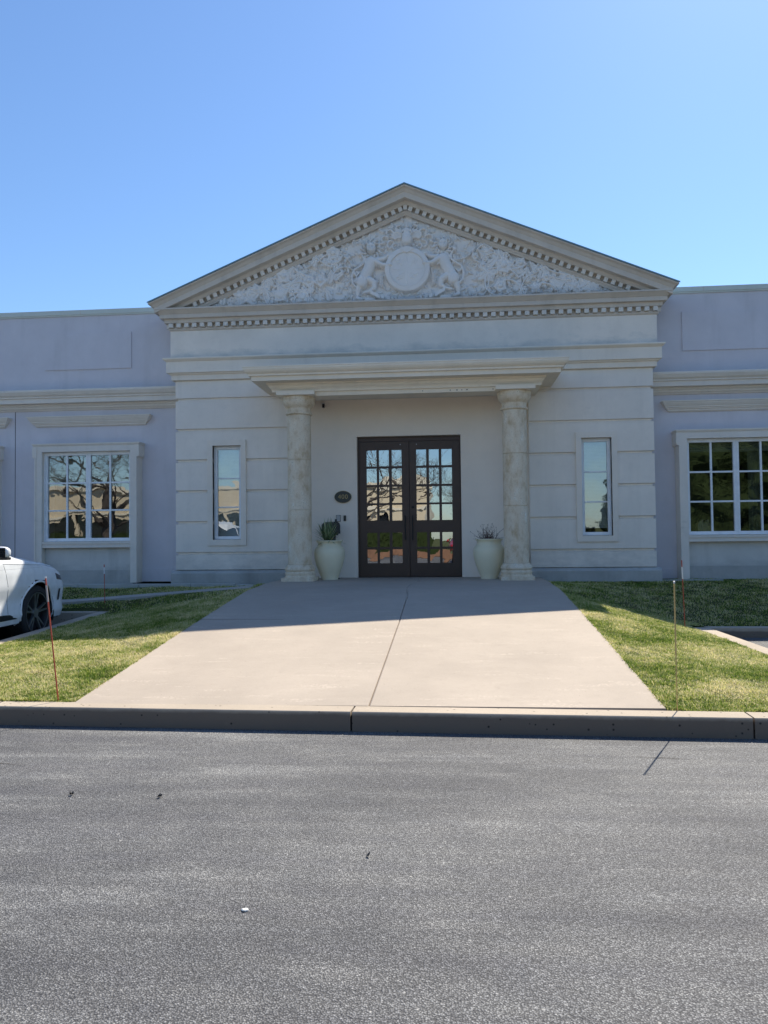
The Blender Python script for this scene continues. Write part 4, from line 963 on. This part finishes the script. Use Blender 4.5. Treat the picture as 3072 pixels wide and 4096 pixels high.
rs = random.Random(12)
for (xa, ya, xb, yb) in ((1.98, -9.02, 2.33, -9.06), (-2.4, -9.3, -1.9, -9.42), (2.6, -10.6, 3.2, -10.9)):
    mb = MB(); n_ = 14; vs = []
    for k in range(n_ + 1):
        q = k / n_; x = xa + (xb - xa) * q; y = ya + (yb - ya) * q + rs.uniform(-.007, .007); w = .0028 * math.sin(math.pi * q) + .0006; vs += [(x, y - w, -.0215), (x, y + w, -.0215)]
    mb.add(vs, [(2 * k, 2 * k + 2, 2 * k + 3, 2 * k + 1) for k in range(n_)]); o = mb.build('asphalt_crack', M['soil'], fix=False); tag(o, kind='structure')
# --- litter on the asphalt
def litter(name, x, y, r, mat, label, cat, grp=None, seed=0):
    rs = random.Random(seed); bm = bmesh.new(); bmesh.ops.create_icosphere(bm, subdivisions=2, radius=r)
    for v in bm.verts: v.co *= 1 + rs.uniform(-.18, .18); v.co.z *= .45; v.co.x *= 1.2
    me = bpy.data.meshes.new(name); bm.to_mesh(me); bm.free(); me.materials.append(mat); o = link(bpy.data.objects.new(name, me)); o.location = (x, y, r * .38 - .025); tag(o, label, cat, grp); return o
litter('pebble', .019, -11.19, .0115, M['white'], 'small flat white pebble alone on the dark asphalt', 'pebble')
for i, (x, y, l) in enumerate(((-1.32, -9.94, 'tiny black curled leaf farthest left on the asphalt'), (-.808, -9.949, 'tiny black curled leaf on the asphalt, middle one of three'), (.432, -10.664, 'tiny black curled leaf on the asphalt nearest the white pebble'))):
    rs = random.Random(i); mb = MB()
    for k in range(4):
        a = rs.uniform(0, 6.28); d = Vector((math.cos(a), math.sin(a),   .5)) * .019; s_ = Vector((-math.sin(a), math.cos(a), 0)) * .010; mb.add([Vector((0, 0, .002)), d * .5 - s_, d + Vector((0, 0, .008)), d * .5 + s_], [(0, 1, 2, 3)])
    o = mb.build('dead_leaf', M['black'], fix=False); o.location = (x, y, -.022); tag(o, l, 'leaf', 'dead leaves on the asphalt')
# --- driveway marker stakes
def stake(base, top, bands, label, rad=.0045):
    s = empty('marker_stake', base); tag(s, label, 'stake', 'driveway marker stakes in the lawns'); d = Vector(top) - Vector(base); t0 = 0
    for (t1, mt, nm, k) in bands:
        mb = MB(); mb.tube([d * t0, d * t1], rad * k, 8); mb.build(nm, M[mt], s, smooth=True); t0 = t1
stake((-2.326, -8.197, .10), (-2.437, -8.20, 1.119), [(.80, 'stakered', 'rod', 1), (.93, 'grey', 'tape_band', 1.25), (.985, 'stakered', 'tip', 1.1), (1., 'stakewhite', 'cap', 1.3)], 'leaning red stake with a grey band at the kerb left of the ramp', .0055)
stake((2.451, -8.336, .10), (2.380, -8.586, 1.077), [(.45, 'stakeyellow', 'rod', .9), (.985, 'stakeyellow', 'sleeve', 1.25), (1., 'stakewhite', 'cap', 1.4)], 'pale yellow stake at the kerb right of the ramp', .0045)
stake((-4.60, -2.50, .28), (-4.614, -2.50, 1.012), [(.80, 'stakered', 'rod', 1), (.94, 'stakewhite', 'tape_band', 1.7), (1., 'stakered', 'tip', 1.5)], 'thin red stake with a white band at the corner of the left lot', .005)
stake((3.80, -3.90, .2), (3.777, -3.90, 1.058), [(.72, 'stakered', 'rod', 1), (.90, 'stakewhite', 'tape_band', 1.7), (1., 'stakered', 'tip', 1.3)], 'dark red stake with a white band on the shaded right lawn', .005)

# ------------------------------------------------------------------ cars
def make_car(paint, label, loc, rz, u_len=5.0):
    C = empty('parked_car', loc, rz); tag(C, label, 'car')
    L = u_len
    #        u     w(half)  zbelt wb    zroof  wroof   zlow
    key = np.array([
        [0.00, .80, .92, .72, .95, .60, .42], [.06, .90, 1.02, .84, 1.15, .62, .34], [.30, .965, 1.08, .90, 1.52, .66, .28], [.75, .98, 1.10, .92, 1.68, .66, .26],
        [1.5, .985, 1.11, .93, 1.72, .68, .25], [2.4, .985, 1.11, .93, 1.73, .68, .25], [2.9, .985, 1.105, .93, 1.67, .67, .25], [3.25, .985, 1.10, .93, 1.46, .70, .25],
        [3.62, .985, 1.095, .92, 1.19, .78, .25], [3.80, .985, 1.08, .92, 1.145, .80, .25], [4.2, .975, 1.04, .90, 1.105, .76, .25], [4.55, .955, .98, .86, 1.03, .70, .24],
        [4.75, .925, .92, .82, .955, .64, .24], [4.88, .87, .82, .77, .86, .58, .25], [4.97, .77, .68, .68, .70, .50, .30], [5.0, .62, .58, .55, .60, .4, .36]])
    us = np.unique(np.concatenate([np.linspace(0, .4, 10), np.linspace(.4, 4.5, 105), np.linspace(4.5, 5, 22)])); A = np.stack([np.interp(us, key[:, 0], key[:, i]) for i in range(1, 7)], 1)
    kr = np.array([1, 2, 3, 2, 1.]); kr /= kr.sum()
    for i in range(6): pad = np.r_[[A[0, i]] * 2, A[:, i], [A[-1, i]] * 2]; A[:, i] = np.convolve(pad, kr, 'valid')
    def section(a):
        w, zb, wb, zr, wr, z0 = a
        zm = z0 + (zb - z0) * .45
        P = [(0, z0), (w * .8, z0), (w * .955, z0 + .03), (w * .985, z0 + .12), (w * .965, zm - .05), (w, zm + .12), (w * .992, zb - .16), (wb + (w - wb) * .5, zb - .035), (wb, zb)]
        G = [(wb + (wr - wb) * t - .02 * math.sin(t * 3.14) * (zr - zb > .3) * -1, zb + (zr - .04 - zb) * t) for t in (.12, .35, .6, .85, 1.)]
        R = [(wr * .85, zr - .008), (wr * .45, zr + .01), (0, zr + .015)]
        return P + G + R
    secs = np.array([section(a) for a in A])           # (nu, 17, 2)
    nu, ns = secs.shape[:2]; fine = []
    tt = np.linspace(0, ns - 1, (ns - 1) * 4 + 1)
    fine = np.stack([np.stack([np.interp(tt, np.arange(ns), secs[i, :, c]) for c in (0, 1)], 1) for i in range(nu)]); nf = len(tt)
    arches = ((.95, .40, .385), (4.02 if L == 5.0 else 4.0, .40, .385)); AX = [a[0] for a in arches]; zc = .372; RA = .425
    def mesh(sel, name, mat, parent, sides=(-1, 1)):
        vs = []; fs = []
        for sg in sides:
            b0 = len(vs)
            for i in range(nu):
                for j in range(nf): y, z = fine[i, j]; vs.append((sg * y, us[i], z))
            for i in range(nu - 1):
                for j in range(nf - 1):
                    u = (us[i] + us[i + 1]) / 2; s = tt[j] + .12; y, z = fine[i, j]
                    if sel(u, s, y, z): fs.append((b0 + i * nf + j, b0 + i * nf + j + 1, b0 + (i + 1) * nf + j + 1, b0 + (i + 1) * nf + j))
        mb = MB(); used = sorted({i for f in fs for i in f}); mp = {a: i for i, a in enumerate(used)}
        mb.add([vs[i] for i in used], [tuple(mp[i] for i in f) for f in fs]); o = mb.build(name, mat, parent, smooth=40)
        md = o.modifiers.new('w', 'WELD'); md.merge_threshold = .001
        return o
    inarch = lambda u, y, z: abs(y) > .5 and any(math.hypot(u - a, z - zc) < RA for a in AX)
    isside = lambda u, s, y: 8.3 < s < 12.6 and .55 < u < 3.42 and not (1.30 < u < 1.38) and not (2.34 < u < 2.44)
    isws = lambda u, s: s >= 12.6 and 2.98 < u < 3.64; isrear = lambda u, s: s >= 12.6 and .12 < u < .42
    mesh(lambda u, s, y, z: not inarch(u, y, z) and not isside(u, s, y) and not isws(u, s) and not isrear(u, s), 'body', M[paint], C)
    mesh(lambda u, s, y, z: isside(u, s, y), 'side_window', M['carglass'], C, (-1,)); mesh(lambda u, s, y, z: isside(u, s, y), 'side_window', M['carglass'], C, (1,)); mesh(lambda u, s, y, z: isws(u, s), 'windshield', M['carglass'], C); mesh(lambda u, s, y, z: isrear(u, s), 'rear_window', M['carglass'], C)
    # front wall so the nose is closed
    for sg in (-1, 1):
        for a in AX:
            well = MB(); n = 24; vs = []
            for k in range(n + 1):
                t = -.35 + (math.pi + .7) * k / n; vs += [(sg * .55, a + (RA + .02) * math.cos(t), zc + (RA + .02) * math.sin(t)), (sg * .955, a + (RA + .004) * math.cos(t), zc + (RA + .004) * math.sin(t))]
            well.add(vs, [(2 * k, 2 * k + 1, 2 * k + 3, 2 * k + 2) for k in range(n)]); well.add([(sg * .55, a + RA * 1.1 * math.cos(2 * math.pi * k / 20), zc + RA * 1.1 * math.sin(2 * math.pi * k / 20)) for k in range(20)], [tuple(range(20))])
            well.build('wheel_well', M['black'], C, fix=False)
            lip = MB(); pts = []
            for k in range(25):
                t = -.28 + (math.pi + .56) * k / 24; uu = a + RA * math.cos(t); z_ = zc + RA * math.sin(t); ii = int(np.argmin(abs(us - uu))); jj = np.argmin(np.where(tt < 8.5, abs(fine[ii, :, 1] - z_) + (tt < 1.5) * 1., 9)); pts.append((sg * (fine[ii, jj, 0] + .002), uu, z_))
            lip.tube(pts, .014, 8); lip.build('arch_lip', M[paint], C, smooth=True)
            # wheel
            wx = sg * .955
            tm = MB(); tm.lathe([(.27, -.235), (.345, -.24), (.368, -.22), (.374, -.19), (.374, -.05), (.368, -.02), (.345, .0), (.285, .004), (.272, -.01)], 48, (0, 0, 0), 'x', cap=False)
            tm.v = [(wx + sg * v[0], a + v[1], zc + v[2]) for v in tm.v]; wh = tm.build('wheel', M['tyre'], C, smooth=40)
            rm = MB(); rm.lathe([(.262, -.16), (.262, -.03), (.276, -.006), (.276, .002), (.262, .0), (.254, -.02), (.25, -.10), (.12, -.12), (.05, -.12)], 48, (0, 0, 0), 'x'); rm.v = [(wx + sg * v[0], a + v[1], zc + v[2]) for v in rm.v]
            nb_ = len(rm.f); rm.m = [1] * nb_
            for q in range(9 - 1, nb_): pass
            for i_, f_ in enumerate(rm.f): rm.m[i_] = 0 if i_ < 48 * 4 and i_ >= 48 else 1
            rm.cur = 0
            for k in range(5):
                for da in (-.17, .17):
                    t0 = k * 1.2566 + .3; t1 = t0 + da; r0, r1 = .045, .262
                    p0 = Vector((0, r0 * math.cos(t0 + da * .5), r0 * math.sin(t0 + da * .5))); p1 = Vector((0, r1 * math.cos(t1), r1 * math.sin(t1))); sd = Vector((0, -math.sin(t1), math.cos(t1)))
                    q0, q1 = .014, .012; vv = []
                    for p, q_, xo in ((p0, q0, -.030), (p1, q1, -.012)):
                        for s_ in (-1, 1):
                            for dx_ in (0, -.03): w_ = p + sd * q_ * s_; vv.append((wx + sg * (xo + dx_), a + w_.y, zc + w_.z))
                    rm.add(vv, [(0, 2, 6, 4), (0, 4, 5, 1), (2, 3, 7, 6), (4, 6, 7, 5), (1, 5, 7, 3), (0, 1, 3, 2)])
            hub = MB(); hub.lathe([(.062, -.05), (.062, -.022), (.03, -.018), (.01, -.018)], 20, (0, 0, 0), 'x'); hub.v = [(wx + sg * v[0], a + v[1], zc + v[2]) for v in hub.v]; rm.cur = 0; rm.add(hub.v, hub.f)
            rm.build('rim', [M['rim'], M['rimdark']], wh, smooth=30)
        # mirror
        mm = bmesh.new(); MY = 2.99; bmesh.ops.create_uvsphere(mm, u_segments=24, v_segments=16, radius=1)
        for v in mm.verts:
            x_, y_, z_ = v.co; e = lambda t: math.copysign(abs(t) ** .75, t)
            v.co = Vector((sg * (1.06 + .115 * e(x_)), MY + (.085 * e(y_) if y_ > 0 else .055 * e(y_)), 1.205 + .075 * e(z_)))
        me = bpy.data.meshes.new('mirror'); mm.to_mesh(me); mm.free(); me.materials.append(M[paint]); me.polygons.foreach_set('use_smooth', [True] * len(me.polygons)); mr = link(bpy.data.objects.new('mirror', me), C)
        mb = MB(); mb.box(*sorted((sg * .97, sg * 1.16)), 2.95, 3.055, 1.115, 1.150); mb.box(*sorted((sg * .90, sg * 1.02)), 2.96, 3.02, 1.09, 1.14); mb.build('mirror_base', M['black'], mr, bevel=.012)
        mb = MB(); mb.box(*sorted((sg * .97, sg * 1.155)), 2.928, 2.936, 1.145, 1.265); mb.build('mirror_glass', M['carglass'], mr, bevel=.01)
        def surf(u, z, o=.0025):
            ii = int(np.clip(np.searchsorted(us, u), 1, nu - 1)); f_ = (u - us[ii - 1]) / (us[ii] - us[ii - 1]); ys_ = []
            for q in (ii - 1, ii):
                mk_ = (tt >= 1.8) & (tt <= 8.2); ys_.append(np.interp(z, fine[q, mk_, 1], fine[q, mk_, 0]))
            return (sg * (ys_[0] * (1 - f_) + ys_[1] * f_ + o), u, z)
        for nm, ln_ in (('door_seam', [(3.16 + .10 * math.sin((1.06 - z) * 2.6) + .05, z) for z in np.linspace(1.07, .42, 14)]), ('door_seam', [(2.38, z) for z in np.linspace(1.08, .42, 10)]), ('crease_line', [(u, .985) for u in np.linspace(1.2, 4.4, 40)]), ('hood_seam', [(u, z) for u, z in zip(np.linspace(3.2, 4.55, 24), np.interp(np.linspace(3.2, 4.55, 24), [3.2, 4.2, 4.55], [1.055, 1.01, .96]))])):
            mb = MB(); mb.tube([surf(u, z, -.0015) for u, z in ln_], .0035 if nm != 'crease_line' else .002, 5); mb.build(nm, M['black'] if nm != 'crease_line' else M['rim'], C)
        # lower cladding insert, side vent in bumper, headlight
        def patch(name, mat, ul, zl_, o=.004, nn=12):
            mb = MB(); vs = []
            for k in range(nn + 1):
                u = ul[0] + (ul[1] - ul[0]) * k / nn; za_, zb_ = zl_(u); vs += [surf(u, za_, o), surf(u, (za_ + zb_) / 2, o), surf(u, zb_, o)]
            mb.add(vs, [q for k in range(nn) for q in ((3 * k, 3 * k + 1, 3 * k + 4, 3 * k + 3), (3 * k + 1, 3 * k + 2, 3 * k + 5, 3 * k + 4))]); return mb.build(name, mat, C, smooth=True)
        patch('sill_trim', M['black'], (1.45, 3.52), lambda u: (.345, .345 + .075 * min(1, max(0., (3.52 - u) / .22)) ** .6))
        patch('bumper_vent', M['black'], (4.60, 4.66), lambda u: (.50, .66)); patch('headlight', M['carglass'], (4.52, 4.90), lambda u: (.80 - (u - 4.52) * .12, .885 - (u - 4.52) * .20), .003)
    mb = MB(); mb.box(-.45, .45, 4.93, 5.0, .42, .66); mb.build('grille', M['black'], C, bevel=.03)
    mb = MB(); mb.box(-.80, .80, .1, 4.85, .235, .30); mb.build('underbody', M['black'], C)
    for sg in (-1, 1):
        mb = MB(); mb.box(*sorted((sg * .62, sg * .86)), -.005, .12, .80, .95); mb.build('taillight', M['redpaint'], C, bevel=.02)
    return C
make_car('paint', 'white sport utility car nosed into the left lot beside the lawn', (-5.715, -8.20, .055), 0)
make_car('redpaint', 'red car parked across the lot, seen only mirrored in the doors', (1.75, -31.0, .0), 0)

# ------------------------------------------------------------------ across the lot (seen mirrored in the glass)
OB = empty('opposite_building', (0, -50, 0)); tag(OB, 'long beige flat-roofed building across the lot, mirrored in the glass', 'building')
mb = MB(); wall_cells(mb, -62, -1.2, 0, 5.6, 0, -.4, [(a, a + 6.6, .3, 3.1) for a in range(-60, -6, 7)]); mb.v = [(v[0], v[1], v[2]) for v in mb.v]; mb.build('wall', M['beige'], OB)
mb = MB(); mb.box(-62.2, -1.0, -.5, .25, 5.6, 6.1); mb.box(-62.1, -1.1, 0.001, .16, 3.5, 3.75); mb.box(-62, -1.2, -14, -.4, 5.0, 5.2); mb.box(-1.5, -1.2, -14, -.4, 0, 5.6); mb.build('cornice', M['beige2'], OB)
mb = MB(); mb.box(-61, -1.6, -.35, -.3, .25, 3.2); mb.build('window', M['carglass'], OB)
mb = MB(); mb.box(-26, -21, -2, 1.2, 0, 7.2); mb.build('entrance_tower', M['beige2'], OB); mb = MB(); mb.box(-24.4, -22.6, 1.1, 1.25, 0, 2.6); mb.build('door', M['wood'], OB)
mb = MB(); mb.box(-60, 30, -.2, .2, 0, .5); wl = mb.build('brick_wall', M['brick']); wl.location = (0, -33, 0); tag(wl, 'low brown brick wall across the lot, mirrored in the glass', 'wall')
mb = MB(); mb.box(-60, 30, -4.8, -.25, -.02, .35); ml = mb.build('mulch_bed', M['mulch']); ml.location = (0, -33, 0); tag(ml, kind='structure')
def hedge(x0, x1, y, h, seed):
    rg = np.random.default_rng(seed); n_ = int((x1 - x0) * 900); c = np.stack([rg.uniform(x0, x1, n_), y + rg.uniform(-.5, .5, n_), rg.uniform(0, 1, n_) ** .7 * (h + .12 * np.sin(rg.uniform(x0, x1, n_) * 3))], 1)
    s1 = rg.normal(0, 1, (n_, 3)); s1 /= np.linalg.norm(s1, axis=1)[:, None]; s2 = np.cross(s1, rg.normal(0, 1, (n_, 3))); s2 /= np.linalg.norm(s2, axis=1)[:, None]; k = .05
    V = np.stack([c, c + s1 * k + s2 * k * .6, c + s1 * k * 1.8, c + s1 * k - s2 * k * .6], 1).reshape(-1, 3); o = empty('hedge', (0, 0, 0)); npmesh('foliage', V, np.arange(n_ * 4).reshape(-1, 4), M['conifer'], o); mb = MB(); mb.box(x0, x1, y - .42, y + .42, -.1, h - .12); mb.build('core_block', M['conifer'], o); return o  # solid core box added so the bright building behind stays hidden
tag(hedge(-34, -.2, -34.5, 1.75, 4), 'clipped dark hedge across the lot, mirrored low in the door panes', 'hedge')
def bare_tree(loc, h, seed, label, spread=1., n0=7):
    T = empty('bare_tree', loc); tag(T, label, 'tree', 'bare trees across the lot'); rs = random.Random(seed); trunk = MB(); cr_ = MB()
    pts = [Vector((0, 0, 0))]; 
    for k in range(4): pts.append(pts[-1] + Vector((rs.uniform(-.15, .15), rs.uniform(-.15, .15), h * .09)))
    trunk.tube(pts, [h * .028, h * .024, h * .021, h * .019, h * .017], 10)
    cnt = [0]
    def br(p, d, L, r, lvl):
        q = [p.copy()]; n_ = 5
        for k in range(n_): d = (d + Vector((rs.uniform(-.35, .35), rs.uniform(-.35, .35), rs.uniform(-.15, .22)))).normalized(); p = p + d * L / n_; q.append(p.copy())
        cr_.tube(q, [r * (1 - .12 * k) for k in range(n_ + 1)], 4 if lvl else 6, cap=False); cnt[0] += 1
        if lvl < 5 and cnt[0] < 5000:
            for k in range(3 if lvl < 4 else 2):
                a = rs.uniform(0, 6.28); nd_ = (d * .75 + Vector((math.cos(a), math.sin(a), rs.uniform(-.2, .5))) * .75).normalized(); br(q[rs.randint(2, n_)], nd_, L * rs.uniform(.6, .8), max(r * .52, .006), lvl + 1)
    for k in range(n0):
        a = k * 6.28 / n0 + rs.uniform(-.3, .3); br(pts[rs.randint(2, 4)], Vector((math.cos(a) * spread, math.sin(a) * spread, rs.uniform(.35, 1.))).normalized(), h * .30, h * .0075, 0)
    trunk.build('trunk', M['bark'], T, smooth=True); cr_.build('crown', M['bark'], T, fix=False)
bare_tree((-17.0, -24, 0), 11, 3, 'wide bare tree across the lot, mirrored in the left wing window', 1.5, 9)
bare_tree((-4.2, -26, 0), 9.5, 8, 'bare tree across the lot mirrored in the left door leaf', 1.5, 9)
bare_tree((3.2, -58, 0), 9, 12, 'distant bare tree mirrored in the right door leaf', .5, 9)
bare_tree((6.4, -60, 0), 10, 14, 'farthest bare tree mirrored in the outer panes of the right door leaf', .5, 9)
def evergreen(loc, h, r, seed, label):
    T = empty('evergreen_tree', loc); tag(T, label, 'tree', 'evergreens across the lot'); rg = np.random.default_rng(seed); mb = MB(); mb.tube([(0, 0, 0), (0, 0, h * .9)], [h * .02, .03], 8); mb.build('trunk', M['bark'], T)
    n_ = int(42000 * h / 9); t = rg.random(n_) ** .8; zz_ = .4 + (h - .4) * t; rad = r * np.minimum(1, (1 - t) ** .5 * 1.15) * np.sqrt(rg.random(n_)) * (1 + .25 * np.sin(zz_ * 5 + rg.random() * 6)); a = rg.uniform(0, 6.283, n_); c = np.stack([rad * np.cos(a), rad * np.sin(a), zz_], 1)
    core = MB(); core.lathe([(.2, .3)] + [(max(.05, r * .80 * min(1, (1 - q) ** .5 * 1.15) * (1 + .10 * math.sin(q * 31))), .4 + (h - .5) * q) for q in np.linspace(.01, .97, 22)], 20, wob=lambda a_, h_: .12 * math.sin(3 * a_ + h_ * 2) + .07 * math.sin(7 * a_ - h_ * 3)); core.build('crown_core', M['conifer'], T)  # solid core added to block the sky between the needle cards
    s1 = rg.normal(0, 1, (n_, 3)); s1 /= np.linalg.norm(s1, axis=1)[:, None]; s2 = np.cross(s1, rg.normal(0, 1, (n_, 3))); s2 /= np.linalg.norm(s2, axis=1)[:, None]; k = .075
    V = np.stack([c, c + s1 * k + s2 * k * .35, c + s1 * k * 1.6, c + s1 * k - s2 * k * .35], 1).reshape(-1, 3); F = np.arange(n_ * 4).reshape(-1, 4); npmesh('crown', V, F, M['conifer'], T)
for i, (x, y, h, r, l) in enumerate(((7.6, -31, 3.6, 1.2, 'small evergreen mirrored in the right slit window'), (10.2, -28, 5.4, 1.5, 'slim evergreen between the small one and the tall row, mirrored in the right slit window'), (13.2, -26, 10.5, 2.9, 'tall evergreen mirrored in the near half of the right wing window'), (17.2, -27, 12, 3.1, 'tallest evergreen mirrored in the middle of the right wing window'), (21.4, -27, 11, 3.2, 'broad evergreen mirrored at the far edge of the right wing window'))):
    evergreen((x, y, 0), h, r, 20 + i, l)

# ------------------------------------------------------------------ light, sky, camera
sd = Vector((.385, .735, 1.0)).normalized(); el = math.asin(sd.z); azm = math.atan2(sd.x, sd.y)
W_ = bpy.data.worlds.new('World'); S.world = W_; W_.use_nodes = True; nt = W_.node_tree; nt.nodes.clear()
sky = nt.nodes.new('ShaderNodeTexSky'); sky.sky_type = 'NISHITA'; sky.sun_disc = False; sky.sun_elevation = el; sky.sun_rotation = azm; sky.altitude = 50; sky.air_density = 1.15; sky.dust_density = .35; sky.ozone_density = 2.2
bg = nt.nodes.new('ShaderNodeBackground'); bg.inputs[1].default_value = .125; wo = nt.nodes.new('ShaderNodeOutputWorld'); tn = nt.nodes.new('ShaderNodeMix'); tn.data_type = 'RGBA'; tn.blend_type = 'MULTIPLY'; tn.inputs[0].default_value = 1; tn.inputs[7].default_value = (.59, .72, .865, 1); nt.links.new(sky.outputs[0], tn.inputs[6]); nt.links.new(tn.outputs[2], bg.inputs[0]); nt.links.new(bg.outputs[0], wo.inputs[0])
ld = bpy.data.lights.new('sun', 'SUN'); ld.energy = 4.9; ld.angle = math.radians(.53); ld.color = (1, .92, .78); lo = bpy.data.objects.new('sun', ld); COL.objects.link(lo)
lo.rotation_euler = sd.to_track_quat('Z', 'Y').to_euler(); lo.location = (10, 20, 30)
yaw, pit, rol = 0.08882316, 0.03042585, -0.0109302
f = Vector((-math.sin(yaw) * math.cos(pit), math.cos(yaw) * math.cos(pit), math.sin(pit))); r = Vector((math.cos(yaw), math.sin(yaw), 0)); u = r.cross(f)
r2 = r * math.cos(rol) + u * math.sin(rol); u2 = -r * math.sin(rol) + u * math.cos(rol)
cd = bpy.data.cameras.new('camera'); co = bpy.data.objects.new('camera', cd); COL.objects.link(co)
mt = Matrix((r2, u2, -f)).transposed().to_4x4(); mt.translation = Vector((.83956939, -14.15, 1.42)); co.matrix_world = mt
cd.sensor_fit = 'HORIZONTAL'; cd.sensor_width = 36; cd.lens = 36 * 3078 / 3072; cd.clip_start = .05; cd.clip_end = 3000
S.camera = co
S.render.resolution_x = 768; S.render.resolution_y = 1024
S.view_settings.view_transform = 'Standard'; S.view_settings.look = 'None'; S.view_settings.exposure = 0.68; S.view_settings.gamma = 1.0
S.render.engine = 'CYCLES'; S.cycles.use_denoising = True
try: S.cycles.denoiser = 'OPENIMAGEDENOISE'
except Exception: pass
S.cycles.max_bounces = 8; S.cycles.transparent_max_bounces = 12
